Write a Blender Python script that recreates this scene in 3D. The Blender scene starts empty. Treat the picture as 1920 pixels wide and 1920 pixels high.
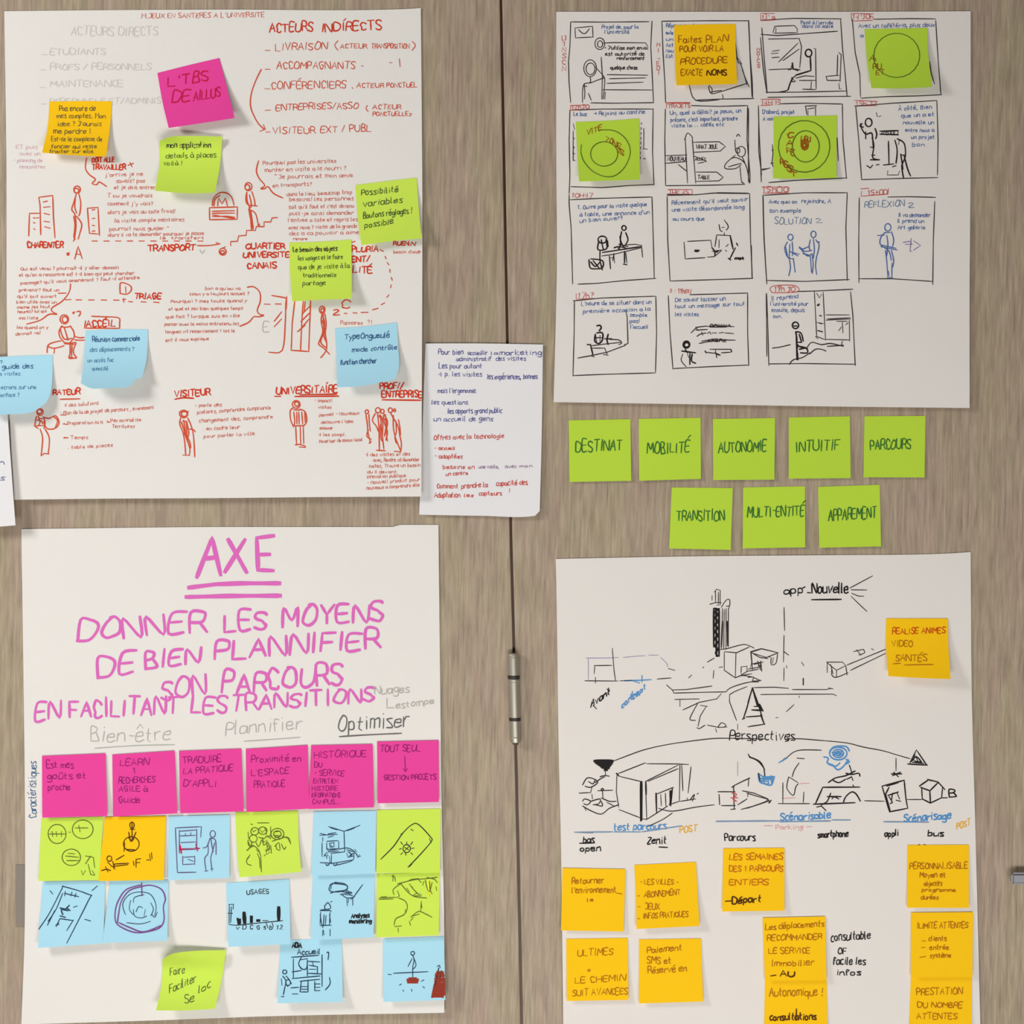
import bpy, bmesh, math, random
from mathutils import Vector, noise
random.seed(7)
SC = bpy.context.scene
S = 0.00065            # metres per photograph pixel on the door face (a sticky note is 76 mm)
CZ = 1.32              # height of the picture centre above the floor
D = 2.2                # camera distance from the door face

# ---------------------------------------------------------------- camera
cd = bpy.data.cameras.new('camera'); cam = bpy.data.objects.new('camera', cd); SC.collection.objects.link(cam)
cam.location = (0, -D, CZ); cam.rotation_euler = (math.radians(90), 0, 0)
cd.sensor_width = 36; cd.lens = 36*D/(1920*S); cd.clip_start = 0.05
SC.camera = cam

# ---------------------------------------------------------------- light: a bright room behind the camera, window on the upper left
w = bpy.data.worlds.new('world'); SC.world = w; w.use_nodes = True
bg = w.node_tree.nodes['Background']; bg.inputs[0].default_value = (1.0, 0.99, 0.98, 1); bg.inputs[1].default_value = 0.13
def area(name, loc, target, size, sizey, power, col):
    l = bpy.data.lights.new(name, 'AREA'); l.shape = 'RECTANGLE'; l.size = size; l.size_y = sizey; l.energy = power; l.color = col
    o = bpy.data.objects.new(name, l); SC.collection.objects.link(o); o.location = loc
    o.rotation_euler = (Vector(target)-Vector(loc)).to_track_quat('-Z', 'Y').to_euler(); return o
area('window_light', (-2.1, -1.35, 2.3), (0, 0, 1.3), 0.6, 0.6, 37, (1, 0.99, 0.975))
area('low_fill_light', (0.0, -2.1, 0.12), (0, 0, 0.9), 2.2, 0.6, 56, (1, 0.985, 0.96))  # fill lamp added near the floor to brighten the lower sheets
SC.view_settings.view_transform = 'Standard'; SC.view_settings.look = 'None'; SC.view_settings.gamma = 1
SC.view_settings.exposure = 0.0; SC.view_settings.use_curve_mapping = False

# ---------------------------------------------------------------- helpers
COL = SC.collection
def W(px, py, d=0.0):          # a point seen at photograph pixel (px,py), standing d metres off the door face
    k = S*(1-d/D); return Vector(((px-960)*k, -d, CZ-(py-960)*k))
def lin(c):
    f = lambda v: v/12.92 if v <= 0.04045 else ((v+0.055)/1.055)**2.4
    return tuple(f(v/255) for v in c)+(1,)
def obj(name, verts, faces, mat, parent=None, smooth=False):
    m = bpy.data.meshes.new(name); m.from_pydata(verts, [], faces); m.update()
    if mat: m.materials.append(mat)
    if smooth: m.polygons.foreach_set('use_smooth', [True]*len(m.polygons))
    o = bpy.data.objects.new(name, m); COL.objects.link(o)
    if parent: o.parent = parent
    return o
def newmat(name):
    m = bpy.data.materials.new(name); m.use_nodes = True; nt = m.node_tree
    return m, nt, nt.nodes['Principled BSDF']
def nd(nt, t, **k):
    n = nt.nodes.new(t)
    for a, b in k.items(): setattr(n, a, b)
    return n
INK = dict(pencil=(208,202,196), mauve=(214,170,185), red=(206,80,52), redl=(205,104,88), redd=(204,58,32), rednote=(196,22,72), bluegreen=(110,95,60), inkdark=(52,46,46),
  darkgreen=(78,98,52), bluepen=(62,100,140), bluepale=(92,140,172), gray=(176,174,166), graydark=(105,104,100), orchid=(216,104,184), plum=(142,28,108),
  plum2=(150,120,150), olive=(92,102,40), olivedark=(84,112,34), umber=(88,52,12), plumblue=(96,84,128), inkblue=(44,66,88), inkblack=(34,30,30), purpleink=(122,80,140), yellowink=(240,240,60),
  brick=(150,56,40), bluemark=(72,102,158), bluegray=(112,132,160), violetink=(130,110,160), violetline=(158,148,182), redm=(196,82,76), redpale=(216,150,150), brownred=(150,84,20),
  bluemark2=(84,142,196), steelblue=(122,148,176), amberink=(226,170,60), rednote2=(196,72,16), brownpen=(172,106,14), orangebrown=(196,110,10), bottle=(56,110,48), bluecard=(96,96,150), redcard=(198,84,72))
_im = {}
def inkmat(c):
    if c not in _im:
        m, nt, p = newmat('ink_'+c); p.inputs['Base Color'].default_value = lin(INK[c]); p.inputs['Roughness'].default_value = 0.75
        p.inputs['Specular IOR Level'].default_value = 0.15
        _im[c] = m
    return _im[c]
def papermat(name, col, rough=0.8, vary=0.03, bump=0.15, trans=0.0):
    m, nt, p = newmat(name)
    tc = nd(nt, 'ShaderNodeTexCoord'); n1 = nd(nt, 'ShaderNodeTexNoise'); n1.inputs['Scale'].default_value = 9; n1.inputs['Detail'].default_value = 5
    nt.links.new(tc.outputs['Object'], n1.inputs['Vector'])
    mx = nd(nt, 'ShaderNodeMix', data_type='RGBA'); c = lin(col)
    mx.inputs[6].default_value = tuple(v*(1-vary) for v in c[:3])+(1,); mx.inputs[7].default_value = tuple(min(1, v*(1+vary)) for v in c[:3])+(1,)
    nt.links.new(n1.outputs['Fac'], mx.inputs[0]); nt.links.new(mx.outputs[2], p.inputs['Base Color'])
    p.inputs['Roughness'].default_value = rough; p.inputs['Specular IOR Level'].default_value = 0.2
    n2 = nd(nt, 'ShaderNodeTexNoise'); n2.inputs['Scale'].default_value = 14; n2.inputs['Detail'].default_value = 6; n2.inputs['Roughness'].default_value = 0.6
    nt.links.new(tc.outputs['Object'], n2.inputs['Vector'])
    b = nd(nt, 'ShaderNodeBump'); b.inputs['Strength'].default_value = bump; b.inputs['Distance'].default_value = 0.004
    nt.links.new(n2.outputs['Fac'], b.inputs['Height']); nt.links.new(b.outputs['Normal'], p.inputs['Normal'])
    return m
PAPER = dict(poster=papermat('flipchart_paper', (226,222,216), vary=0.015, bump=0.22), posterb=papermat('flipchart_paper_thin', (224,218,212), vary=0.015, bump=0.18), card=papermat('card_paper', (226,224,225), vary=0.01, bump=0.05),
  magenta=papermat('magenta_note_paper', (228,66,152), bump=0.08), amber=papermat('amber_note_paper', (247,194,10), bump=0.08), lime=papermat('lime_note_paper', (200,228,82), bump=0.08),
  green=papermat('green_note_paper', (182,214,62), bump=0.08), blue=papermat('blue_note_paper', (168,216,234), bump=0.08))

# ---------------------------------------------------------------- paper sheets
_O = [0, 0, 1]
def O(x, y, k): _O[:] = [x, y, k]
def pt(x, y): return (_O[0]+x/_O[2], _O[1]+y/_O[2])
def pl(base, bottom, corner=0.0): return (base, bottom, corner)
def parse(e): return [pt(*[float(v) for v in q.split(',')]) for q in e.split()]
def walk(pts, t):              # Catmull-Rom position along a polyline, t in 0..1 by length
    if len(pts) == 2: return (pts[0][0]+(pts[1][0]-pts[0][0])*t, pts[0][1]+(pts[1][1]-pts[0][1])*t)
    ds = [math.dist(a, b) for a, b in zip(pts, pts[1:])]; L_ = sum(ds)*t
    for i, d_ in enumerate(ds):
        if L_ <= d_ or i == len(ds)-1: break
        L_ -= d_
    u = min(1, L_/max(d_, 1e-6)); p1, p2 = pts[i], pts[i+1]; p0 = pts[i-1] if i else p1; p3 = pts[i+2] if i+2 < len(pts) else p2
    def dr(a_, b_): l = math.dist(a_, b_) or 1; return ((b_[0]-a_[0])/l, (b_[1]-a_[1])/l)
    def tan(a_, b_, c_):
        e, f = dr(a_, b_) if a_ != b_ else None, dr(b_, c_) if b_ != c_ else None
        if not e: return f
        if not f: return e
        return (0, 0) if e[0]*f[0]+e[1]*f[1] < .8 else ((e[0]+f[0])/2, (e[1]+f[1])/2)
    m1, m2 = tan(p0, p1, p2), tan(p1, p2, p3)
    if m1 == (0, 0) or m2 == (0, 0): return (p1[0]+(p2[0]-p1[0])*u, p1[1]+(p2[1]-p1[1])*u)
    h0, h1, h2, h3 = 2*u**3-3*u*u+1, u**3-2*u*u+u, 3*u*u-2*u**3, u**3-u*u
    return tuple(h0*p1[k]+h1*d_*m1[k]+h2*p2[k]+h3*d_*m2[k] for k in (0, 1))
class Sheet:
    def lift(self, x, y):
        u = ((x-self.a[0])*self.ux[0]+(y-self.a[1])*self.ux[1])/self.lu; v = ((x-self.a[0])*self.vx[0]+(y-self.a[1])*self.vx[1])/self.lv
        u = min(1.1, max(-.1, u)); v = min(1.1, max(-.1, v)); vv = max(0, v)
        base, b, c = self.pl
        r = base + b*(0.35*vv**1.2+0.65*vv**2.6) + c*max(0, u+v-1.15)**2/0.7
        r += self.tl*max(0, 0.42-0.25*u-1.5*v)**2/0.17*(1-0.3*u)
        if self.wave: r += self.wave*(0.5+0.5*noise.noise(Vector((x*0.006+self.seed, y*0.009, self.seed))))*(0.3+vv)
        if self.on: r += self.on.lift(x, y)
        return r
def sheet(name, label, cat, edges, lift, paper, on=None, grid=44, step=0, tr=None, shadowy=0, tl=0.0, group=None):
    T_, R_, B_, L_ = [parse(e) for e in edges.split('|')]
    s = Sheet(); s.on = on; s.pl = lift; s.tl = tl; s.seed = random.uniform(0, 50); s.wave = 0.0016 if cat == 'poster' else 0.0
    if cat == 'sticky note': s.wave = 0.0004
    tr_ = R_[0]; a = T_[0]; s.a = a; br = R_[-1]; bl = L_[-1]
    s.ux = (tr_[0]-a[0], tr_[1]-a[1]); s.lu = s.ux[0]**2+s.ux[1]**2; s.vx = (bl[0]-a[0], bl[1]-a[1]); s.lv = s.vx[0]**2+s.vx[1]**2
    top = T_ if math.dist(T_[-1], tr_) < 1 else T_+[tr_]
    n = grid; V = []; F = []; th = 0.00012
    Br = B_[::-1]
    TT = [walk(top, i/n) for i in range(n+1)]; BB = [walk(Br, i/n) for i in range(n+1)]; LL = [walk(L_, i/n) for i in range(n+1)]; RR = [walk(R_, i/n) for i in range(n+1)]
    P00, P10, P01, P11 = TT[0], TT[n], BB[0], BB[n]
    for j in range(n+1):
        v = j/n
        for i in range(n+1):
            u = i/n
            q = [(1-v)*TT[i][k]+v*BB[i][k]+(1-u)*LL[j][k]+u*RR[j][k]-((1-u)*(1-v)*P00[k]+u*(1-v)*P10[k]+(1-u)*v*P01[k]+u*v*P11[k]) for k in (0, 1)]
            V.append(W(q[0], q[1], s.lift(*q)))
    N = n+1
    for j in range(n):
        for i in range(n): F.append((j*N+i, (j+1)*N+i, (j+1)*N+i+1, j*N+i+1))
    m = len(V); V += [v+Vector((0, th, 0)) for v in V[:m]]; F += [tuple(m+k for k in reversed(f)) for f in F[:n*n]]
    rim = [i for i in range(n)]+[i*N+n for i in range(n)]+[n*N+n-i for i in range(n)]+[(n-i)*N for i in range(n)]
    r0 = len(V); V += [V[i] for i in rim]+[V[m+i] for i in rim]; nr = len(rim)
    for k in range(nr): k2 = (k+1) % nr; F.append((r0+k, r0+k2, r0+nr+k2, r0+nr+k))
    o = obj(name, V, F, PAPER[paper], smooth=False)
    o.data.polygons.foreach_set('use_smooth', [True]*(2*n*n)+[False]*(len(F)-2*n*n))
    o['label'] = label; o['category'] = cat
    if group: o['group'] = group
    s.o = o; s.parts = {}; CUR[0] = s; return s
CUR = [None]; PEN = [None]
GROUPN = {'magenta':'magenta sticky notes','amber':'amber sticky notes','lime':'lime sticky notes','green':'green sticky notes','blue':'blue sticky notes'}
def note(kind, label, edges, lift, on=None, up=0.0, tl=0.0):
    return sheet('sticky_note', label, 'sticky note', edges, (0.0005+up, lift, 0.0), kind, on=on, grid=14, tl=tl, group=GROUPN[kind])

# ---------------------------------------------------------------- pen strokes laid on the sheets
_ov = random.Random(3)
def P(name, ink, width): PEN[0] = (name, ink, width)
def put(line, lw=None):        # line: photograph pixels
    name, ink, w_ = PEN[0]; w_ = lw or w_; w_ = w_*(1.25 if w_ < 3 else 0.95 if w_ > 5 else 1.0); s = CUR[0]
    key = (name, ink); V, F = [], []
    pts = [line[0]]
    for a, b in zip(line, line[1:]):
        k = max(1, int(math.dist(a, b)/7))
        for i in range(1, k+1): pts.append((a[0]+(b[0]-a[0])*i/k, a[1]+(b[1]-a[1])*i/k))
    if len(pts) < 2 or math.dist(pts[0], pts[-1]) < 0.01 and len(pts) == 2: pts = [pts[0], (pts[0][0]+w_, pts[0][1])]
    b0 = len(V); up_ = 0.00025 + _ov.random()*0.00006; n = len(pts); ph = _ov.uniform(0, 9)
    for i, p in enumerate(pts):
        a = pts[max(0, i-1)]; b = pts[min(n-1, i+1)]; dx, dy = b[0]-a[0], b[1]-a[1]; l = math.hypot(dx, dy) or 1
        h = w_*0.5*(0.95+0.10*math.sin(i*0.5+ph)); ex = (dx/l*h*0.5) if i == n-1 else (-dx/l*h*0.5 if i == 0 else 0); ey = (dy/l*h*0.5) if i == n-1 else (-dy/l*h*0.5 if i == 0 else 0)
        if i in (0, n-1): h *= 0.75
        x, y = p[0]+ex, p[1]+ey; z = s.lift(x, y)+up_
        V.append(W(x-dy/l*h, y+dx/l*h, z)); V.append(W(x+dy/l*h, y-dx/l*h, z))
        if i: F.append((b0+2*i-2, b0+2*i, b0+2*i+1, b0+2*i-1))
    xs = [p[0] for p in pts]; ys = [p[1] for p in pts]
    s.parts.setdefault(key, []).append((V, F, (min(xs), min(ys), max(xs), max(ys)), pts[::3]+[pts[-1]]))
def smooth(p):
    if len(p) < 3: return p
    out = [p[0]]
    for i in range(len(p)-1):
        p0 = p[i-1] if i else p[0]; p1, p2 = p[i], p[i+1]; p3 = p[i+2] if i+2 < len(p) else p2
        for k in range(1, 5):
            t = k/4; out.append(tuple(b+0.5*t*(c-a+t*(2*a-5*b+4*c-d+t*(3*(b-c)+d-a))) for a, b, c, d in zip(p0, p1, p2, p3)))
    return out
def L(txt, lw=None):
    for q in txt.split('|'):
        sm = q[0] == '~'; p = parse(q.lstrip('~')); put(smooth(p) if sm else p, lw)
def C(txt):
    for q in txt.split('|'):
        x, y, rx, ry = [float(v) for v in q.split(',')]; k = 22; a0 = _ov.uniform(0, 6); rx *= 1; wob = _ov.uniform(-.05, .05)
        put([pt(x+rx*(1+wob*i/k)*math.cos(a0+i*6.5/k), y+ry*math.sin(a0+i*6.5/k)) for i in range(k+1)])
def DA(txt, on_, pitch):
    a, b = parse(txt); l = math.dist(a, b); k = int(l*_O[2]/pitch)
    for i in range(k+1):
        t0 = i*pitch/_O[2]/l; t1 = min(1, t0+on_/_O[2]/l)
        if t0 < 1: put([tuple(p+(q-p)*t0 for p, q in zip(a, b)), tuple(p+(q-p)*t1 for p, q in zip(a, b))])
# single-stroke handwriting alphabet: x 0..6 (advance first), y 0 baseline .. 8 cap height
G_ = '''A6 00,38,60 13,53|B5 00,08,38,47,35,04 35,51,40,00|C5 56,47,28,17,05,13,11,20,40,51|D6 00,08,38,66,63,40,00|E5 58,08,00,50 04,44|F5 58,08,00 04,44|G6 57,38,17,05,13,20,40,52,54,34|H6 00,08 60,68 04,64|I2 10,18|J4 08,48,42,20,01|K5 00,08 58,04,50|L5 08,00,50|M7 00,18,43,78,70|N6 00,08,60,68|O6 38,16,02,20,40,62,66,48,28|P5 00,08,48,56,44,04|Q6 38,06,02,30,62,66,38 42,70|R5 00,08,48,56,44,04 34,60|S5 57,48,18,06,15,34,43,52,40,20,01|T6 08,68 38,30|U6 08,02,20,40,62,68|V6 08,30,68|W8 08,20,46,60,88|X6 08,60 00,68|Y6 08,34,68 34,30|Z5 08,58,00,50
a5 54,25,04,01,20,41,55,51,60|b5 08,00 04,25,44,41,20,00|c4 45,25,03,10,40|d5 54,25,04,01,20,50 58,50|e5 03,43,45,25,04,01,20,51|f4 47,28,17,10 05,35|g5 54,25,03,11,41,55 54,5;,2<,0;|h5 08,00 04,25,45,50|i2 15,10 17,17|j3 25,2;,0< 27,27|k5 08,00 45,02,50|l2 08,00,10|m7 05,00 04,25,34,30 34,55,74,70|n5 05,00 04,25,45,50|o5 25,04,01,20,41,44,25|p5 05,0< 04,25,44,41,20,01|q5 54,25,04,01,20,41 55,5<|r4 05,00 03,25,45|s4 45,15,04,32,40,00|t4 18,11,30 05,35|u5 05,01,20,41 55,50|v5 05,20,55|w7 05,10,34,50,75|x5 05,50 55,00|y5 05,30 55,1<|z4 05,45,00,40
06 38,06,02,30,62,66,38|14 06,28,20|25 07,28,46,00,50|35 08,48,25,43,20,01|46 40,48,03,53|55 58,08,05,44,42,20,01|65 48,03,20,42,24,03|75 08,58,20|85 28,06,42,20,02,46,28|95 44,25,07,48,46,20|-4 14,44|.2 10,11|,2 11,0;|'2 18,16|!2 18,13 11,10|?4 07,28,46,24,23 21,20|/4 00,48|(3 38,05,02,3;|)3 08,35,32,0;|+5 24,24 04,54 27,21|:2 15,15 11,11|"3 18,16 38,36|•3 13,24,25|→6 04,64 46,64,42'''
FONT = {}
for ln in G_.replace('\n', '|').split('|'):
    if not ln: continue
    ch, adv, rest = ln[0], int(ln[1]), ln[3:]
    def yv(c): return {';': -2, '<': -3}.get(c) if c in ';<' else int(c)
    FONT[ch] = (adv, [[(int(p[0]), yv(p[1])) for p in st.split(',')] for st in rest.split(' ')])
ACC = {'û': ('u', [(0, 7), (2, 9), (4, 7)]), 'ô': ('o', [(0, 7), (2, 9), (4, 7)]), 'é': ('e', [(1, 7), (4, 9)]), 'è': ('e', [(1, 9), (4, 7)]), 'ê': ('e', [(0, 7), (2, 9), (4, 7)]), 'É': ('E', [(2, 10), (5, 12)]), 'à': ('a', [(1, 9), (3, 7)]), 'Í': ('I', [(1, 10), (3, 12)]), 'À': ('A', [(1, 12), (4, 10)]), 'î': ('i', [(0, 7), (1, 9), (3, 7)]), 'ç': ('c', [(2, 0), (2, -2)])}
for c_, (b_, st_) in ACC.items(): FONT[c_] = (FONT[b_][0], FONT[b_][1]+[st_])
_r = random.Random(11)
def T(x, y, w_, h, txt, dy=0, lw=None, rot=0):
    tot = sum((FONT[c][0]+1.7) if c in FONT else 4 for c in txt)-1.7; sx = w_/tot; sy = h/8; px = 0; tiny = h/_O[2] < 9
    ca, sa = math.cos(math.radians(rot)), math.sin(math.radians(rot)); ang = math.atan2(dy, w_)
    for c in txt:
        if c not in FONT: px += 4; continue
        adv, sts = FONT[c]; jy = _r.uniform(-.5, .5); js = _r.uniform(.88, 1.12); sl = _r.uniform(-.04, .16)
        for st in sts:
            out = []
            for a, b in st:
                lx = (px+a+b*sl+_r.uniform(-.25, .25))*sx; ly = -(b*js+jy+_r.uniform(-.25, .25))*sy + dy*(px+a)/tot
                out.append(pt(x+lx*ca+ly*sa, y-lx*sa+ly*ca))
            put(smooth(out) if len(out) > 3 and not tiny else out, lw)
        px += adv+1.7
ALLSHEETS = []
_sheet0 = sheet
def sheet(*a, **k):
    s_ = _sheet0(*a, **k); ALLSHEETS.append(s_); return s_
# ---------------------------------------------------------------- doors, hinge, handle
def woodmat():
    m, nt, p = newmat('grey_oak_laminate')
    geo = nd(nt, 'ShaderNodeNewGeometry'); mp = nd(nt, 'ShaderNodeMapping'); nt.links.new(geo.outputs['Position'], mp.inputs['Vector'])
    mp.inputs['Rotation'].default_value = (0, math.radians(-1.1), 0)
    def ns(sx, sz, det, rough=0.6, off=0):
        mm = nd(nt, 'ShaderNodeMapping'); mm.inputs['Scale'].default_value = (sx, sx, sz); mm.inputs['Location'].default_value = (off, 0, off)
        nt.links.new(mp.outputs[0], mm.inputs[0]); n = nd(nt, 'ShaderNodeTexNoise'); n.inputs['Scale'].default_value = 1; n.inputs['Detail'].default_value = det; n.inputs['Roughness'].default_value = rough
        nt.links.new(mm.outputs[0], n.inputs['Vector']); return n.outputs['Fac']
    def ramp(f, stops):
        r = nd(nt, 'ShaderNodeValToRGB'); nt.links.new(f, r.inputs[0]); e = r.color_ramp.elements
        while len(e) < len(stops): e.new(.5)
        for q, (t, c) in zip(e, stops): q.position = t; q.color = lin(c)
        return r.outputs[0]
    def mix(a, b, f, mode='MIX'):
        x = nd(nt, 'ShaderNodeMix', data_type='RGBA', blend_type=mode)
        nt.links.new(a, x.inputs[6]); nt.links.new(b, x.inputs[7])
        if isinstance(f, float): x.inputs[0].default_value = f
        else: nt.links.new(f, x.inputs[0])
        return x.outputs[2]
    fine = ns(300, 24, 3, .6); mid = ns(150, 14, 4, .6, 3.3); big = ns(26, 5, 3, .5, 7.1)
    c1 = ramp(fine, [(.30, (104,88,70)), (.5, (158,140,117)), (.70, (194,177,152))])
    c2 = ramp(mid, [(.32, (112,95,78)), (.5, (156,139,116)), (.68, (188,171,146))])
    hue = ramp(big, [(.36, (158,132,120)), (.5, (156,139,118)), (.62, (154,143,112))])
    c = mix(mix(c1, c2, .5), hue, .38)
    pore = ramp(ns(420, 10, 2, .5, 9), [(.0, (90,76,60)), (.34, (200,190,180)), (.4, (255,255,255))])
    c = mix(c, pore, .38, 'MULTIPLY')
    br = nd(nt, 'ShaderNodeBrightContrast'); br.inputs[1].default_value = 0.022; br.inputs[2].default_value = 0.0
    nt.links.new(c, br.inputs[0]); nt.links.new(br.outputs[0], p.inputs['Base Color']); p.inputs['Roughness'].default_value = .55; p.inputs['Specular IOR Level'].default_value = .25
    b = nd(nt, 'ShaderNodeBump'); b.inputs['Strength'].default_value = .2; b.inputs['Distance'].default_value = .0006; nt.links.new(fine, b.inputs['Height']); nt.links.new(b.outputs[0], p.inputs['Normal'])
    return m
WOOD = woodmat()
def metal(name, c, r):
    m, nt, p = newmat(name); p.inputs['Base Color'].default_value = lin(c); p.inputs['Metallic'].default_value = 1; p.inputs['Roughness'].default_value = r; return m
STEEL = metal('brushed_steel', (180,174,160), .42); HANDLE = metal('handle_steel', (140,140,144), .55)
for m_ in (STEEL, HANDLE): m_.node_tree.nodes['Principled BSDF'].inputs['Metallic'].default_value = .75
DARK = newmat('dark_rubber')[0]; DARK.node_tree.nodes['Principled BSDF'].inputs['Base Color'].default_value = lin((40,34,28))
GAPM = newmat('dark_cabinet_interior')[0]; GAPM.node_tree.nodes['Principled BSDF'].inputs['Base Color'].default_value = lin((52,32,20))
def gx(py):    # centre line of the gap between the doors at photograph row py
    ks = [(-900, 920), (0, 939.3), (280, 944.8), (640, 951.5), (1000, 958), (1180, 963), (1420, 967.6), (1600, 971.7), (1920, 978.3), (3000, 1001)]
    for (a, xa), (b, xb) in zip(ks, ks[1:]):
        if py <= b: return xa+(xb-xa)*(py-a)/(b-a)
    return ks[-1][1]
def door(name, side):
    ys = [-900, -300, 0, 280, 640, 1000, 1180, 1420, 1600, 1920, 2400, 2990]; V = []; F = []; r = 0.0009; far = 960+side*2100
    prof = [(0.020, 0.0), (0.0015, 0.0), (0.0004, r*0.35), (0.0, r*1.3)]   # (depth behind the face, inset from the edge)
    for py in ys:
        e = W(gx(py)+side*2.3, py)
        for dep, ins in prof: V.append(Vector((e.x+side*ins, dep, e.z)))
        f = W(far, py); V.append(Vector((f.x, 0.0, e.z))); V.append(Vector((f.x, 0.020, e.z)))
    n = 6
    for j in range(len(ys)-1):
        for i in range(n):
            a, b = j*n+i, j*n+(i+1) % n; q = (a, b, b+n, a+n); F.append(q if side < 0 else q[::-1])
    F.append(tuple(range(n)) if side > 0 else tuple(reversed(range(n)))); k = (len(ys)-1)*n; F.append(tuple(range(k, k+n)) if side < 0 else tuple(reversed(range(k, k+n))))
    o = obj(name, V, F, WOOD); o['kind'] = 'structure'; return o
d1 = door('door_1', -1); d2 = door('door_2', 1)
x0, x1 = W(-1200, 0).x, W(3100, 0).x
V = [(x0, .0202, 0), (x1, .0202, 0), (x1, .0202, 2.6), (x0, .0202, 2.6), (x0, .05, 0), (x1, .05, 0), (x1, .05, 2.6), (x0, .05, 2.6)]
wb = obj('wall_back', V, [(3, 2, 1, 0), (4, 5, 6, 7), (0, 1, 5, 4), (2, 3, 7, 6), (1, 2, 6, 5), (3, 0, 4, 7)], GAPM); wb['kind'] = 'structure'
V = [(x0, -3.2, -.02), (x1, -3.2, -.02), (x1, .05, -.02), (x0, .05, -.02), (x0, -3.2, 0), (x1, -3.2, 0), (x1, .05, 0), (x0, .05, 0)]
fm, nt_, p_ = newmat('grey_floor'); nz = nd(nt_, 'ShaderNodeTexNoise'); nz.inputs['Scale'].default_value = 30; rr = nd(nt_, 'ShaderNodeValToRGB'); nt_.links.new(nz.outputs['Fac'], rr.inputs[0]); nt_.links.new(rr.outputs[0], p_.inputs['Base Color'])
rr.color_ramp.elements[0].color = lin((150,145,138)); rr.color_ramp.elements[1].color = lin((176,170,162))
fl = obj('floor', V, [(0, 1, 2, 3), (7, 6, 5, 4), (4, 5, 1, 0), (6, 7, 3, 2), (5, 6, 2, 1), (7, 4, 0, 3)], fm); fl['kind'] = 'structure'
# barrel hinge on the gap: three knuckles, two dark washers, end caps, two leaves
def lathe(name, prof, mat, parent, cx, cy, tilt):       # prof: (photograph row, radius) ; axis follows the gap
    V = []; F = []; n = 24
    for py, r in prof:
        c = W(tilt(py), py)
        for i in range(n): a = 6.28318*i/n; V.append((c.x+r*math.cos(a), -cy+r*math.sin(a), c.z))
    R = list(V); V = []
    for j in range(len(prof)-1):          # every band has its own rings, so each shades straight
        k = len(V); V += R[j*n:(j+2)*n]
        for i in range(n): a, b = k+i, k+(i+1) % n; F.append((a, a+n, b+n, b))
    for q, rv in ((0, 0), (len(prof)-1, 1)): k = len(V); V += R[q*n:(q+1)*n]; F.append(tuple(reversed(range(k, k+n))) if rv else tuple(range(k, k+n)))
    o = obj(name, V, F, mat, parent, True); 
    for pg in o.data.polygons:
        if len(pg.vertices) > 4: pg.use_smooth = False
    return o
tl_ = lambda py: 962.2+(py-1226)*0.026
R0 = 0.0066; cyl = 0.0062
hg = lathe('hinge', [(1264, R0*.55), (1394, R0*.55)], DARK, d1, 0, cyl, tl_); hg['label'] = 'steel barrel hinge over the door gap'
lathe('knuckle', [(1224, R0*.8), (1225.5, R0*.97), (1229, R0*1.0), (1230, R0*.93), (1231.5, R0*.93), (1232.5, R0), (1265, R0*1.03), (1265.8, R0*.95)], STEEL, hg, 0, cyl, tl_)
lathe('knuckle', [(1271.8, R0), (1273, R0*1.08), (1277, R0*1.08), (1278, R0*1.02), (1344, R0*1.02), (1344.8, R0*.95)], STEEL, hg, 0, cyl, tl_)
lathe('knuckle', [(1349.8, R0*.95), (1350.5, R0), (1380, R0), (1381, R0*.94), (1382, R0), (1390, R0*.97), (1392, R0*.7)], STEEL, hg, 0, cyl, tl_)
lathe('washer', [(1265.6, R0*1.1), (1271.9, R0*1.1)], DARK, hg, 0, cyl, tl_); lathe('washer', [(1344.7, R0*1.1), (1349.9, R0*1.1)], DARK, hg, 0, cyl, tl_)
def slab(name, x0, y0, x1, y1, d0, d1_, mat, parent, bev=0.0006):
    bm = bmesh.new(); a = W(x0, y0, d1_); b = W(x1, y1, d1_)
    bmesh.ops.create_cube(bm, size=1)
    for v in bm.verts: v.co = Vector(((a.x+b.x)/2+v.co.x*abs(b.x-a.x), -(d0+d1_)/2+v.co.y*(d1_-d0), (a.z+b.z)/2+v.co.z*abs(a.z-b.z)))
    bmesh.ops.bevel(bm, geom=bm.edges[:], offset=bev, segments=3, affect='EDGES')
    m = bpy.data.meshes.new(name); bm.to_mesh(m); bm.free(); m.materials.append(mat); o = bpy.data.objects.new(name, m); COL.objects.link(o); o.parent = parent; return o
PLATE = metal('aged_plate', (132,122,110), .6); PLATE.node_tree.nodes['Principled BSDF'].inputs['Metallic'].default_value = .3
pp = slab('lock_plate', 29, 1621, 60, 1738, 0.0, 0.0009, PLATE, d1, 0.0003)
# lever handle entering from the right edge, on its rose
hb = slab('handle', 1897, 1637, 2050, 1659, 0.009, 0.018, HANDLE, d2, 0.0028)
rs = slab('rose', 2015, 1600, 2095, 1700, 0.0, 0.004, HANDLE, hb, 0.003); nk = slab('neck', 2032, 1638, 2052, 1658, 0.003, 0.010, HANDLE, hb, 0.002)

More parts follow.
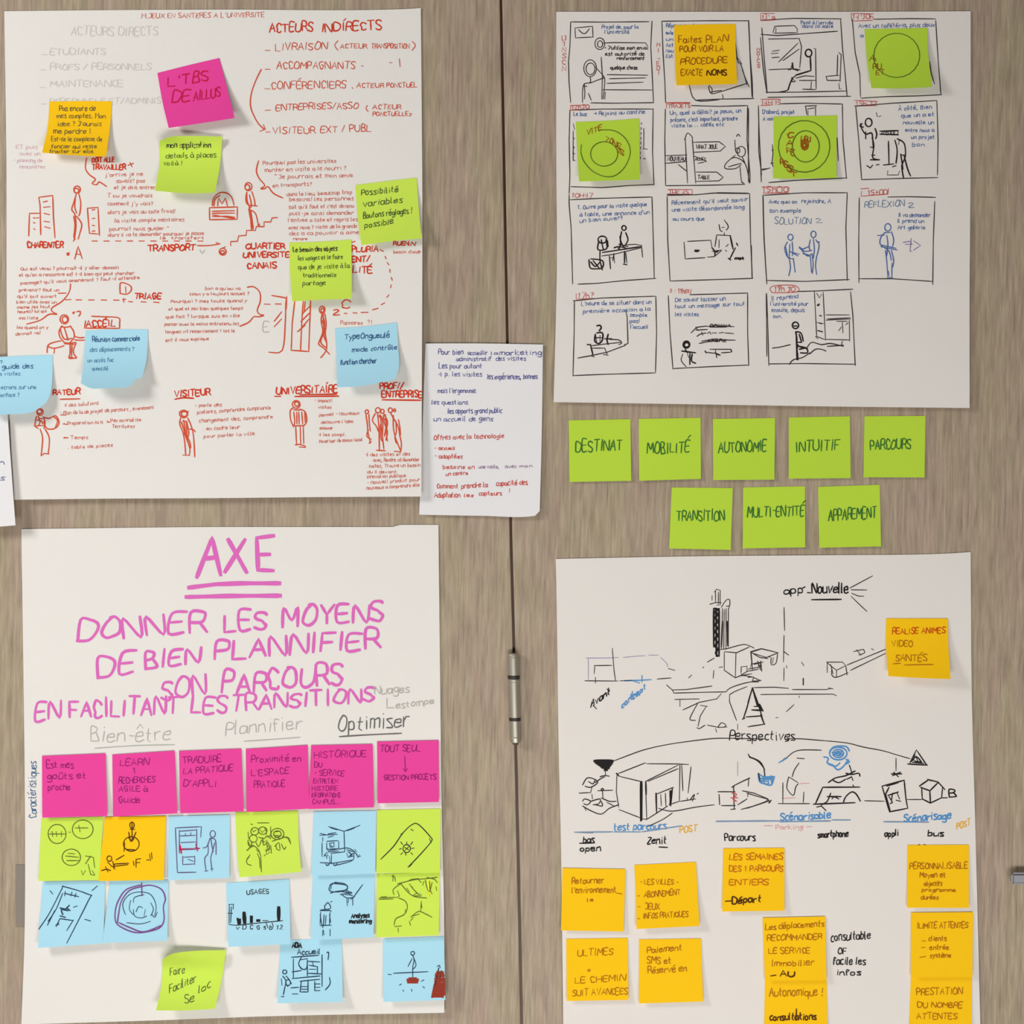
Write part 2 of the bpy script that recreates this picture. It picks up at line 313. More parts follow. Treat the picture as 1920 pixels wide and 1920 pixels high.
# strip added so the unlit gap shows brown instead of black, 4 mm behind the door faces
V = []; F = []
for py in range(-900, 3000, 130):
    for dx in (-3.0, 3.0):
        q = W(gx(py)+dx, py)
        for dep in (0.0045, 0.0075): V.append(Vector((q.x, dep, q.z)))
for j in range(len(V)//4-1):
    a = j*4; F += [(a, a+2, a+6, a+4), (a+1, a+5, a+7, a+3), (a, a+4, a+5, a+1), (a+2, a+3, a+7, a+6)]
sm = newmat('gap_shade_brown')[0]; sm.node_tree.nodes['Principled BSDF'].inputs['Base Color'].default_value = lin((80,50,34))
obj('added_gap_strip', V, F, sm, d2)
# ---------------------------------------------------------------- journey poster, top left
s = sheet('flipchart_sheet', 'large white flipchart sheet headed ACTEURS INDIRECTS with red user journey drawings', 'poster',
      '8,21 200,19 400,18 760,17|789,15 790,120 792,400 791,700 790,931|790,931 600,932 400,934 200,935 27,937|8,21 12,300 13,600 20,820 27,937',
      lift=pl(0.0012, 0.007, 0.004), paper='poster', shadowy=1)
O(0,0,4)
P('pencil_writing','pencil',1.5)
T(530,265,650,62,'ACTEURS DIRECTS'); T(375,410,415,42,'ETUDIANTS'); T(375,522,755,44,'PROFS / PERSONNELS'); T(375,650,545,44,'MAINTENANCE')
T(375,782,960,42,'PERSONNELS ET/ADMINISTRA',-8)
L('310,410 355,410|300,524 345,524|300,655 345,658|310,780 345,780')
P('purple_note_writing','mauve',0.9)
T(120,1115,160,28,'ET puis'); T(150,1165,150,28,'avec un'); T(100,1215,215,28,'- planning de'); T(145,1262,190,26,'rencontres')
P('red_writing','red',1.1)
T(1062,138,918,34,'M.JEUX EN SANTERES A L\'UNIVERSITE',-12)
P('small_red_writing','redl',1.05)
T(790,1325,280,28,'j\'arrive je ne',-8); T(870,1370,215,28,'savais? pas'); T(855,1418,310,28,'et je dois entrer'); T(805,1482,335,28,'T ou je voudrais',-4)
T(805,1540,340,28,'comment j\'y vais?'); T(808,1605,505,28,'alors je vais au cafe froid!',-10); T(860,1668,520,28,'la visite comple mentaires',-10)
T(820,1730,440,28,'pourrait nous guider "',-6); T(808,1775,720,26,'alors il va te demander pourquoi je passe',-16); T(1200,1795,330,22,'le  transfert')
P('red_heading','redd',2.3)
T(690,1215,165,34,'DOIT ALLE'); T(690,1270,250,36,'TRAVAILLER'); T(205,1858,265,42,'CHARENTER'); T(1110,1882,350,42,'TRANSPORT',-4)
P('red_sketch','red',2.0)
L('~650,1185 640,1260 670,1310 715,1345 690,1375 725,1385 745,1365 800,1400|960,1240 1000,1225|975,1220 990,1250')
L('215,1770 220,1600 300,1600|290,1480 300,1540 305,1760|290,1480 395,1466 400,1620 412,1785|655,1562 735,1556 745,1765|655,1565 670,1750 735,1755')
L('325,1515 355,1508|325,1555 375,1550|330,1600 370,1610|330,1660 370,1665|335,1700 375,1712|250,1635 265,1635|275,1635 290,1633|250,1670 262,1672|252,1715 262,1722|690,1575 710,1572|690,1640 712,1637|692,1690 708,1693|690,1735 712,1732')
C('578,1422,24,27|573,1430,18,18')
L('~572,1452 552,1520 538,1572 562,1610 570,1700 555,1800|~590,1452 605,1520 600,1590 590,1620|~572,1620 612,1680 598,1750 585,1795|~565,1480 560,1550 575,1600|~552,1620 562,1690 552,1780|548,1810 565,1790')
DA('690,1808 1560,1808',40,88)
L('~1480,1842 1560,1842 1640,1832|1620,1820 1650,1830|~500,1900 520,1895')
L('1570,1558 1780,1552 1778,1645 1572,1648 1570,1558|1590,1585 1760,1580|1590,1600 1760,1598|1590,1625 1700,1622 1760,1630|1592,1612 1760,1640')
L('~1592,1545 1600,1490 1640,1450 1690,1445 1735,1475 1755,1540|~1605,1545 1612,1495 1650,1465|1632,1545 1638,1488 1665,1528 1692,1485 1705,1545')
C('1670,1888,26,26|1668,1892,14,12')
L('1665,1862 1690,1850')
O(400,0,4)
L('~360,520 320,600 285,700 278,790 300,860 340,930 385,972|350,985 390,968 375,935')
L('130,1842 130,1812 180,1810 190,1770 245,1765 250,1728 315,1728 322,1700 380,1700 380,1665 430,1665 440,1635 480,1632')
C('262,1400,27,30|255,1405,18,20')
L('~250,1440 252,1500 272,1570 285,1720|~288,1435 308,1500 312,1545|~262,1570 315,1600 340,1690 372,1700|~245,1460 252,1530 330,1545|~270,1460 285,1540 268,1580 295,1720|~280,1580 290,1650 300,1715|~330,1690 350,1680')
L('~340,1205 322,1280 345,1340 385,1390 355,1415 385,1415 410,1400 450,1450 520,1485')
P('red_writing','red',1.4)
L('388,378 425,378|388,520 425,520|385,665 425,668|388,828 428,826|395,990 425,990|1110,495 1125,495|1320,470 1340,470|1395,440 1400,500')
T(465,380,385,52,'LIVRAISON',-14); T(475,515,585,50,'ACCOMPAGNANTS'); T(435,665,560,52,'CONFÉRENCIERS',-4); T(470,828,615,44,'ENTREPRISES/ASSO',-16); T(445,1000,315,48,'VISITEUR'); T(805,995,375,48,'EXT / PUBL',-10)
L('~935,305 910,340 935,378|~1490,310 1515,340 1490,378|~1040,655 1045,665|~1155,790 1145,815 1160,835|~1470,850 1485,855 1470,872')
T(950,362,200,34,'ACTEUR'); T(1185,362,285,34,'TRANSPOSITION'); T(1075,658,200,34,'ACTEUR'); T(1300,655,225,34,'PONCTUEL'); T(1195,818,210,32,'ACTEUR'); T(1195,868,265,30,'PONCTUELLE')
P('red_heading','redd',2.2)
T(420,240,325,66,'ACTEURS',-6); T(810,238,450,62,'INDÍRECTS',-18)
P('small_red_writing','redl',1.05)
T(370,1235,550,30,'Pourquoi pas les universites',-16); T(385,1290,610,30,'monter en visite a le nourri ?',-18); T(455,1340,590,30,'" Je pourrais et mon amie',-12); T(445,1405,290,28,'en transports?',-12)
T(550,1470,490,28,'dans le lieu, beaucoup trop',-16); T(570,1510,480,28,'besoins! les personnes',-10); T(565,1565,490,28,'suit qu\'il faut et c\'est devenu',-8); T(570,1615,480,28,'puis-je ainsi demander',-8)
T(560,1665,520,28,'l\'entree a cote et repris les',-8); T(565,1720,510,28,'avec nous ? visite de la grande',-12); T(570,1765,520,28,'des a ca pouvoir a aime',-10); T(600,1800,105,18,'rendre')
O(320,400,5.3333)
P('red_heading','redd',2.3)
T(752,358,385,56,'QUARTIER',-4); T(722,445,465,52,'UNIVERSITE',-8); T(762,552,295,56,'CANAIS',-4)
T(38,1835,355,60,'VISITEUR',-20); L('~40,1860 130,1845 230,1850'); T(1055,1810,610,66,'UNIVERSITAÍRE',-24); L('1040,1830 1100,1830|1240,1832 1680,1828|1290,1815 1660,1808')
P('small_red_writing','redl',1.055)
T(345,765,350,30,'bon a qu\'au va'); T(190,820,590,30,'sinon y a toujours accueil ?',-4); T(0,895,760,32,'Pourquoi ? mes toute quand y',-8); T(-20,970,740,32,'et quel et moi bien quelques temps',-8)
T(-50,1050,740,32,'que fait ? lorsque suis en ville',-12); T(-60,1125,740,32,'parler avec le moins entretenu les',-8); T(-50,1200,690,32,'longues vit remerciement ? tot le',-12); T(-50,1285,430,32,'en? il vous explique',-20)
O(0,400,5.3333)
T(205,570,980,34,'Qui est venu ? pourrait-il y aller demain',-14); T(190,632,1150,34,'et qu\'on a rencontre est t-il bien qui peut chercher',-18); T(205,712,1190,32,'passage? qu\'il vous ameneront ? faut-il attendre',-55)
T(190,780,400,30,'prevenir? faut un'); T(175,845,390,30,'qu\'il soit ouvert'); T(165,900,400,30,'bien utile avec un'); T(170,955,330,30,'meme les tout',-10); T(175,1000,290,30,'heures? lui qui',-10); T(190,1060,190,30,'ma liste')
T(170,1155,310,30,'les quand on y'); T(155,1222,250,30,'devrait va!',-16)
P('red_heading','redd',2.3)
T(1345,855,265,52,'TRIAGE'); T(860,1135,290,62,'ACCÉIL',-6); T(530,1815,265,52,'RATEUR',-8)
P('red_sketch','red',2.0)
T(745,452,75,120,'A'); L('668,408 690,412'); C('680,410,10,8')
DA('760,865 1190,868',55,125); L('650,865 710,862'); T(1205,800,105,95,'D'); L('1255,735 1258,795')
L('1235,850 1238,890|1225,865 1255,860|1285,882 1325,886|1410,885 1460,888|1535,888 1590,893')
L('~705,705 690,790 620,880 520,945 525,985 570,1010 490,1010 400,1070 265,1108|580,800 660,798')
L('~915,1030 1050,1035 1185,1045 1195,1100 1195,1150|855,1075 845,1150|860,1148 1190,1150')
C('642,1060,42,45|648,1062,28,30')
L('~620,1125 590,1180 600,1240 640,1290|~700,1125 735,1180 740,1240 700,1290|~640,1140 660,1200 680,1270|~610,1130 650,1140 710,1130|~740,1230 800,1245 840,1240|~745,1265 800,1270 845,1268|~640,1290 690,1300 760,1290|~600,1150 620,1220 650,1260 720,1250')
L('~470,1395 480,1320 540,1290 610,1275|~475,1330 540,1350 640,1325|545,1345 540,1400|~700,1290 700,1400 690,1450 765,1445|~760,1300 735,1360 740,1410 765,1440|~720,1300 715,1440|640,1305 750,1310|~700,1440 760,1450')
L('~725,995 745,985 730,1005|~765,985 800,980 800,1010 785,1030|600,1860 800,1855')
O(320,400,5.3333)
L('~765,740 830,735 890,790 895,880 865,970 890,1010 930,1020 880,1035 830,1035 780,1090 690,1130')
L('935,908 995,910|1045,906 1105,908|~1010,822 1090,835 1155,852 1150,900 1145,1100 1115,1370 980,1388|1160,830 1155,960|1035,1080 1110,985|1035,1135 1110,1055')
L('1240,880 1215,1100 1205,1370 1380,1382 1390,1100 1400,870|1325,880 1310,1100 1298,1375|1345,880 1335,980|1280,1180 1380,1060|1300,1085 1395,990|1310,1010 1390,930|1265,1185 1345,1120')
C('1515,965,28,35|1518,970,14,22')
L('~1515,1000 1505,1080 1520,1180 1490,1270 1480,1310 1530,1350 1590,1410|~1540,1000 1555,1100 1545,1200 1560,1310 1550,1380 1500,1445|~1500,1050 1535,1130 1530,1220|~1525,1010 1530,1150|~1530,1200 1500,1290 1560,1350|~1520,1020 1540,1100 1525,1200 1555,1290')
T(1625,1015,65,55,'2'); T(1700,945,85,75,'C'); P('pencil_mark','gray',1.4); T(925,1185,50,90,'E'); T(970,1185,25,25,'.'); L('~290,365 315,400 340,365')
O(600,400,5.3333)
P('red_sketch','red',2.0)
L('240,1000 270,1002|330,995 370,997|410,992 480,990|525,965 580,950|612,915 645,895|668,840 690,815|705,745 712,715|722,670 712,640|700,590 697,560|688,515 670,490|660,455 650,430|600,365 635,380|320,290 350,280')
P('red_heading','redd',2.3)
T(320,385,260,50,'PLURIA',-4); T(322,490,170,52,'ENT/',-8); T(330,595,190,62,'LITÉ'); T(600,1755,200,55,'PROF/'); T(620,1840,400,60,'ENTREPRISE'); L('620,1865 1010,1870|800,1760 840,1690')
T(735,318,150,36,'RUEN'); T(880,320,70,30,'IN')
P('small_red_writing','redl',1.0)
T(735,400,270,32,'besoin d\'aide'); T(205,1112,220,34,'Palmares'); T(470,1108,50,40,'?!')
O(0,660,5.3333)
T(640,550,345,34,'4 des solutions',-24); T(600,630,940,36,'- Plan de la de projet de parcours , evenement',-60); T(635,730,390,34,'- Preparation la a',-14); T(1065,705,345,34,'- Personnalise',-14); T(1120,760,225,34,'Territoires')
T(635,870,245,34,'-> Temps'); T(675,970,450,34,'. table de pieces',-24)
P('red_sketch','red',2.0)
L('605,630 660,630|630,720 680,725|1070,700 1095,702|635,860 680,858')
C('400,600,32,32|395,595,22,22')
L('~365,645 355,690 350,740 380,765|~430,645 450,700 440,765|~380,640 400,700 380,740|~440,655 490,665 520,650|~520,650 560,640 590,700 570,750 530,770|~540,650 575,690 550,760|~440,690 445,730 480,770 540,770|~400,770 425,850 420,950 410,1035|~450,770 490,850 490,950 480,1015|410,1038 440,1015 490,1020|340,740 440,735|385,660 430,670|~370,680 410,690 430,720')
O(320,660,5.3333)
C('130,620,40,38|135,620,28,25')
L('~100,660 90,720 120,800 140,900 150,1030|~170,660 205,740 225,820 235,930 240,1050|~110,700 150,820 190,900 200,960|~160,700 180,800 170,860|~120,690 165,700|~130,680 145,780 150,850|~155,690 160,780 160,850|120,1030 190,1035|~190,770 230,780 245,800|~140,820 190,960 185,1030|85,600 180,595|~105,700 130,770 140,830')
C('1255,525,38,38|1260,520,22,22')
L('~1225,560 1195,590 1200,680 1225,740|~1290,570 1345,600 1360,690 1330,740|~1230,600 1240,700 1225,750|~1310,600 1320,720|1230,580 1310,580|1225,740 1335,735|~1260,600 1262,720|~1280,600 1285,720|1250,745 1258,920|1295,745 1300,920|1325,745 1330,920|~1245,930 1290,925 1350,945|1285,950 1345,955|1340,600 1345,700')
P('small_red_writing','redl',1.055)
T(240,550,270,34,'- parle des',-8); T(265,620,735,36,'platants, comprendre compliance',-50); T(285,705,735,36,'changement des, comprendre',-44); T(320,785,370,34,'. en cadre leur',-20); T(330,860,510,34,'pour parler la ville',-30)
T(1435,500,180,30,'- impact!'); T(1475,565,130,30,'visites'); T(1485,645,400,34,'permet - Nouveaux',-20); T(1505,715,320,30,'decouvre l\'idee',-8); T(1490,775,130,30,'entourer'); T(1480,840,270,30,'4 les compl.'); T(1485,910,430,34,'favoriser de mieux local',-20)
O(670,640,5.3333)
P('small_red_writing','redl',1.055)
T(85,1150,440,34,'4 des visites et des',-10); T(160,1205,460,34,'avec, Rendre cd demander',-8); T(115,1265,515,34,'faites, Trouve un besoin',-12); T(100,1320,290,30,'du il devient'); T(95,1370,390,34,'innovation publique',-14); T(95,1430,530,34,'- nouvel! produit pour',-34); T(90,1485,530,34,'nouveaux a comprendre elle',-34)
P('red_sketch','red',2.0)
C('95,705,16,20|205,690,24,26|250,700,18,20|330,690,20,24|372,690,10,14')
L('~85,730 100,830 105,900 130,1020|~115,730 120,820 130,900|~110,880 95,950 140,980|115,1020 140,1000|~180,720 150,790 190,850 210,900|~200,720 215,850 220,1090|~260,720 300,800 290,900 300,1000|~230,730 240,850 265,1080|~280,730 285,850 270,950|~240,750 255,830 250,950|~260,740 270,820 300,900 285,990|190,1090 280,1095|~330,710 355,760 380,800 410,860 425,950|~360,740 360,860 380,960 430,1090|~385,800 390,900 375,960 390,1020|~425,950 440,1020 435,1100|370,1100 435,1105|~215,740 235,770 275,780 300,840|~410,780 425,860 430,940|~230,830 235,960 250,1000')
J = s
O(0,0,4)
n = note('magenta', 'tilted magenta note with red capitals near the top of the red journey drawings', '1180,548 1410,490 1645,435|1645,435 1700,650 1760,885|1760,885 1500,925 1265,960|1180,548 1220,770 1265,960', 0.012, on=J)
P('handwriting','rednote',2.0); T(1260,650,300,75,'L\'TBS',-45,lw=2.2); T(1290,770,130,80,'DE',-15,lw=2.2); T(1450,755,200,70,'AILLUS',-30)
n = note('amber', 'amber note with seven blue lines, bottom edge standing off the red journey drawings', '370,762 600,758 840,760|840,760 828,930 795,1175|795,1175 560,1165 315,1145|370,762 358,950 315,1145', 0.015, on=J)
P('handwriting','bluegreen',1.2); T(445,830,270,36,'Pas encore de'); T(425,885,365,34,'mes comptes. Mon'); T(430,945,330,34,'idee ? J\'aurais'); T(400,1000,280,36,'me perdre !'); T(385,1058,380,34,'Est-ce le complexe de'); T(385,1112,340,30,'foncier qui reste'); T(370,1148,330,26,'traiter sur elle')
n = note('lime', 'lime note with rolled upper corner and three dark lines under the magenta note', '1195,1060 1262,1030 1440,1020 1668,1024|1668,1024 1650,1240 1612,1445|1612,1445 1400,1450 1160,1430|1195,1060 1195,1240 1160,1430', 0.017, on=J, tl=0.012)
P('handwriting','inkdark',1.6); T(1250,1105,330,40,'mon application'); P('small_handwriting','darkgreen',1.1); T(1245,1185,375,36,'details à places',-6); T(1225,1240,140,32,'voilà !')
O(400,0,4)
n = note('lime', 'lime note with four handwritten lines at the right edge of the red journey drawings', '1065,1388 1300,1358 1525,1332|1525,1332 1540,1550 1562,1788|1562,1788 1340,1808 1110,1840|1065,1388 1080,1600 1110,1840', 0.011, on=J)
P('handwriting','darkgreen',1.4); T(1110,1465,275,42,'Possibilité',-26); T(1125,1550,290,44,'variables',-34); T(1125,1640,365,42,'Boutons réglages !',-44); T(1135,1710,215,42,'possible',-34)
O(320,400,5.3333)
n = note('lime', 'lime note with five dark lines covering the red heading of the journey drawings', '1185,292 1450,285 1808,262|1808,262 1810,560 1812,852|1812,852 1500,865 1215,880|1185,292 1195,600 1215,880', 0.013, on=J)
P('handwriting','inkdark',1.5); T(1225,385,440,44,'Le besoin des objets',-10); P('small_handwriting','darkgreen',1.2); T(1275,470,445,42,'les usages et le faire',-16); T(1275,560,510,46,'que de je visite à la',-16); T(1325,640,330,40,'traditionnelle',-4); T(1320,720,230,44,'partage',-6)
O(0,400,5.3333)
n = note('blue', 'blue note with ragged lower corner beside the seated red figure', '855,1175 1150,1160 1480,1160|1480,1160 1478,1300 1462,1480 1415,1650|1415,1650 1375,1640 1290,1740 920,1755 808,1700|855,1175 840,1450 808,1700', 0.021, on=J)
P('handwriting','bluepen',1.4); T(925,1285,470,48,'Réunion commerciale',-12); P('small_handwriting','bluepale',1.2); T(900,1385,440,40,'des déplacements ?',-14); T(875,1490,260,38,'un accès fac',-8); T(920,1570,160,34,'quantité')
n = note('blue', 'blue note with curled corner cut by the left edge of the photograph', '-90,1440 200,1425 525,1415|525,1415 525,1620 500,1820 455,1900|455,1900 330,1985 100,2010 -120,2010|-90,1440 -100,1700 -120,2010', 0.018, on=J)
P('handwriting','bluepen',1.4); T(-20,1500,60,30,'1'); T(20,1555,310,44,'guide des',-8); P('small_handwriting','bluepale',1.2); T(-60,1620,260,38,'des visites'); T(-40,1760,400,38,'4 ecrans sur une',-6); T(-60,1835,250,38,'interface ?')
O(600,400,5.3333)
n = note('blue', 'blue note with lifted lower corner over the university heading of the journey drawings', '148,1150 450,1130 770,1090|770,1090 780,1300 785,1560 745,1660|745,1660 560,1700 400,1728 170,1740|148,1150 165,1450 170,1740', 0.015, on=J)
P('handwriting','bluepen',1.5); T(245,1260,450,54,'TypeOngueulé',-20); T(320,1385,450,46,'mode contrôle',-26); T(205,1515,360,48,'function chercher',-20)

# ---------------------------------------------------------------- AXE poster, bottom left
O(0,0,1)
s = sheet('flipchart_sheet', 'large white flipchart sheet headed AXE in pink marker above rows of coloured notes', 'poster',
      '40,992 400,988 740,988 741,984|822,984 825,1250 828,1500 833,1750 833,1899|833,1899 520,1905 300,1913 40,1921|40,992 43,1200 47,1560 46,1750 40,1921',
      lift=pl(0.0012, 0.004, 0.003), paper='poster', step=1, tr=(822,984))
A = s
O(30,980,4)
P('heading','orchid',9)
L('1355,412 1470,112 1535,395|1405,272 1500,260|1590,125 1730,375|1718,125 1565,372')
L('1292,488 1500,462 1700,455 1980,455|1272,558 1600,550 1985,548')
P('title_writing','orchid',6.2)
T(460,888,950,160,'DONNER',-70); T(610,1165,270,150,'DE',-45); T(970,1095,400,125,'BIEN',-48); T(1090,1325,330,140,'SON',-30,lw=5.4)
T(145,1485,180,135,'EN',-15,lw=5.4); T(400,1468,810,125,'FACILITANT',-40,lw=5.4); T(1310,1428,270,115,'LES',0,lw=5.4)
P('pencil_writing','gray',1.6); T(565,1645,595,105,'Bien-être',-10); L('~590,1692 900,1672 1190,1665')
O(400,980,4)
P('heading','orchid',9); L('455,98 325,115 335,355 452,360|335,240 425,238')
P('title_writing','orchid',6.2); T(80,812,315,135,'LES',-15); T(515,785,750,145,'MOYENS',-55); T(10,1028,1225,135,'PLANNIFIER',-85); T(65,1282,900,150,'PARCOURS',-75); T(130,1412,1070,108,'TRANSITIONS',-72,lw=5.4)
P('pencil_writing','gray',1.6); T(90,1595,570,100,'Plannifier',-45); L('~230,1640 450,1625 650,1610'); T(1210,1290,260,60,'Nuages',-20); T(1300,1392,60,70,'L'); T(1370,1395,285,46,'estompe',-40)
P('pencil_heading','graydark',2.2); T(935,1562,530,110,'Optimiser',-34); L('~945,1605 1150,1592 1410,1580')
O(30,1380,4)
P('blue_margin_note','bluepen',1.3); T(150,612,420,58,'Caractéristiques',0,rot=90)
# row 2, 3 first (they sit under the row above)
def pk(lab, edges, up=0.0012, lift=0.0045, **k): return note('magenta', lab, edges, lift, on=A, up=up, **k)
n = pk('magenta note furthest left in the row of six under the pink title', '195,150 672,130|672,130 685,600|685,600 197,612|195,150 197,612')
P('handwriting','plum',1.3); T(230,240,200,50,'Est mes'); T(235,325,290,48,'goûts et',-6); T(240,405,165,44,'proche')
n = pk('magenta note second from the left in the row of six, five purple lines', '722,140 1190,110|1190,110 1210,580|1210,580 728,605|722,140 728,605')
P('handwriting','plum',1.3); T(780,225,215,48,'LEARN',-10); T(875,280,25,45,'1'); T(770,355,270,44,'RECHERCHES',-10); T(770,415,215,40,'AGILE à'); T(770,500,160,46,'Guide')
n = pk('magenta note third from the left in the row of six, three purple lines', '1222,112 1690,95|1690,95 1708,565|1708,565 1232,580|1222,112 1232,580')
P('handwriting','plum',1.3); T(1250,205,290,50,'TRADUIRE',-12); T(1255,285,370,44,'LA PRATIQUE',-25); T(1255,380,245,46,'D\'APPLI')
O(400,1380,4)
n = pk('magenta note fourth from the left in the row of six', '243,98 708,68|708,68 720,545|720,545 248,570|243,98 248,570')
P('handwriting','plum',1.3); T(285,200,280,50,'Proximité',-12); T(595,190,60,45,'en'); T(285,300,280,42,'L\'ESPACE',-20); T(305,390,230,44,'PRATIQUE',-12)
n = pk('magenta note fifth from the left in the row of six, densely written', '733,70 1195,60|1195,60 1205,535|1205,535 715,548|733,70 715,548')
P('handwriting','plum',1.2); T(755,165,390,50,'HISTORIQUE',-12); T(760,235,55,36,'DU'); T(755,298,225,40,'- SERVICE'); T(750,355,180,34,'ENTRETIEN'); T(740,410,190,34,'HISTOIRE'); T(735,460,215,34,'INFORMATIONS'); T(740,510,215,32,'CAMPUS...')
n = pk('magenta note at the right end of the row of six with a downward arrow', '1228,42 1690,32|1690,32 1692,495|1692,495 1232,505|1228,42 1232,505')
P('handwriting','plum',1.4); T(1250,120,300,48,'TOUT SEUL',-8); L('1435,150 1440,265|1425,245 1440,268 1455,245'); T(1280,330,390,36,'GESTION PROJETS',-6)
O(30,1380,4)
def gr(lab, edges, kind='lime', up=0.0004, lift=0.005, **k): return note(kind, lab, edges, lift, on=A, up=up, **k)
n = gr('lime note with three drawn speech bubbles, left end of the pictogram row', '190,618 655,605|655,605 625,1080|625,1080 168,1088|190,618 168,1088')
P('ink_sketch','olive',1.4); C('308,735,68,72|500,700,78,70|415,910,68,62'); L('250,735 370,735|270,715 275,755|300,715 305,755|340,715 340,755|395,720 410,722|440,690 540,690|470,670 480,720|370,900 470,910|380,935 470,935|390,880 440,885|520,900 580,910 590,990|520,960 560,900|490,1010 500,1045 520,1010|540,960 560,1040 590,1045|570,1010 590,1040')
n = gr('amber note with a drawn juggling figure and music notes in the pictogram row', '665,608 1125,600|1125,600 1108,1080|1108,1080 618,1088|665,608 618,1088', 'amber', 0.0009)
P('ink_sketch','umber',1.7); C('870,670,16,24|865,810,58,55'); L('870,650 870,770|855,700 890,700|~840,760 870,780 900,720|~845,720 860,790 885,770|815,800 810,865|830,850 900,855'); C('700,920,18,20')
L('685,945 720,980 840,965|730,990 740,960 845,955|750,930 810,895|725,940 740,1000|~640,1010 680,1000 710,1010|670,980 690,1020|900,925 900,985|900,925 935,920|905,950 930,950|1000,885 1010,935|1015,875 1020,920|880,940 885,970|980,930 1000,930')
n = gr('pale blue note with drawn shelf and standing figure, third in the pictogram row', '1145,600 1605,590|1605,590 1600,1065|1600,1065 1140,1082|1145,600 1140,1082', 'blue', 0.0005)
P('ink_sketch','plumblue',1.5); L('1195,690 1390,680 1385,760|1195,690 1210,1020|1225,705 1225,880|1355,700 1355,850|1225,715 1350,705|1230,750 1345,745|1235,800 1350,795|1240,850 1345,850|1250,910 1340,905|1250,965 1335,960|1210,1025 1350,1022|1250,900 1250,960|1340,900 1340,965|1270,730 1270,745|1310,725 1310,745|1290,925 1330,940')
C('1475,735,20,25'); L('~1455,770 1430,830 1400,840|~1450,770 1495,780 1500,890|~1440,800 1440,880 1415,920 1425,1010|~1490,800 1470,880 1460,920 1470,1010|1415,1015 1440,1010|1460,1000 1480,995|~1460,760 1470,830 1480,870')
P('red_ink','rednote',2.6); L('1230,820 1240,880|1350,810 1360,860|1345,840 1375,845|1225,850 1345,848')
O(400,1380,4)
n = gr('lime note with scribbled group of faces, fourth in the pictogram row', '165,572 635,560|635,560 640,780 660,1018|660,1018 430,1040 195,1060|165,572 175,800 195,1060', 'lime', 0.0005, 0.008)
P('ink_sketch','olive',1.4); C('310,715,30,28|370,710,32,28|480,735,48,42|480,735,28,24|300,770,28,28'); L('290,700 300,720 320,705|350,700 365,725 385,705|385,690 400,720 395,740|455,720 500,715|450,745 510,750|460,760 495,765|265,800 280,840 300,820|320,850 340,870|365,780 370,800 390,790|395,850 400,890 425,870|470,820 475,850 500,860|345,910 350,990|330,880 345,920|275,890 260,920|405,760 430,740|520,750 560,770 575,800|400,820 420,830 410,860'); L('330,652 420,652|280,660 295,665|430,680 430,760|260,720 265,770|~255,860 290,820 335,850 355,900|~290,790 280,830 250,860|355,900 360,1020|~270,900 250,930 255,960 285,970|~320,800 340,830 360,780|~340,760 380,770 400,750 430,770|370,760 375,820|~380,820 410,800 420,850 390,860|~440,790 500,770 560,760 580,810|430,820 435,880|~460,830 490,800 500,850|~510,810 530,850 545,830|400,780 405,850|~260,780 265,820 300,830|380,900 390,890')
n = gr('pale blue note with drawn television and aerial, fifth in the pictogram row', '752,566 1222,560|1222,560 1215,1035|1215,1035 735,1048|752,566 735,1048', 'blue', 0.0005)
P('ink_sketch','inkblue',1.4); L('865,680 980,715 1100,670|980,715 985,870|880,690 930,705|1000,712 1060,690|820,760 820,790|860,760 900,750|870,805 905,800 905,830 875,835 870,805|850,835 860,860 930,850|1000,855 1060,870 1050,900 1010,910 1000,880|1020,870 1035,895|1070,880 1085,905 1095,890|830,890 850,900 850,920|870,905 875,950|900,960 910,975 930,955|845,965 870,970|795,745 930,738|800,730 840,740|860,735 920,725|850,790 935,785|815,800 815,905|850,800 850,850 940,845 940,790|880,815 890,835|~940,850 1000,840 1050,860 1080,900|880,880 980,870|830,905 850,870 860,900|885,890 885,960|800,950 900,955 1040,930|~900,970 940,965 1040,935 1055,900|~1010,870 1040,890 1020,900 1050,880|1080,910 1105,900|860,870 940,862|840,960 850,975 880,950|1060,850 1075,870')
n = gr('lime note with a drawn phone and sun, right end of the pictogram row', '1228,555 1705,545|1705,545 1700,1025|1700,1025 1222,1030|1228,555 1222,1030', 'lime', 0.0005)
P('ink_sketch','inkdark',1.6); L('~1255,925 1350,830 1420,730 1490,665 1540,665 1630,760 1635,790 1560,880 1460,985'); L('1405,740 1435,715|1480,700 1500,710|1620,770 1635,800|1470,980 1490,960'); C('1450,845,28,30'); L('1450,810 1450,795|1420,815 1405,795|1480,815 1495,795|1410,845 1395,850|1485,845 1505,840|1420,875 1405,890|1480,875 1495,890|1440,880 1445,895|1435,835 1465,855|1465,830 1435,860')
O(30,1380,4)
n = gr('pale blue note with a drawn smartphone seen at an angle, left of the third row', '200,1092 670,1085|670,1085 655,1555|655,1555 165,1590|200,1092 165,1590', 'blue', 0.0001, 0.011)
P('ink_sketch','inkblue',1.6); L('~170,1450 250,1330 345,1145 360,1130 550,1190 545,1230 380,1555|235,1420 290,1310|~240,1390 300,1300 350,1180|255,1160 275,1185|570,1160 610,1125|515,1375 560,1388|430,1380 380,1460|360,1180 470,1205|370,1165 365,1200|420,1170 410,1200|450,1180 440,1210|470,1160 545,1190|300,1430 330,1370 430,1385|430,1285 460,1275')
P('bold_ink','inkblue',3.4); L('330,1290 370,1300 400,1270|340,1310 350,1340|300,1420 320,1410|380,1290 405,1310|330,1350 370,1360|340,1300 390,1310')
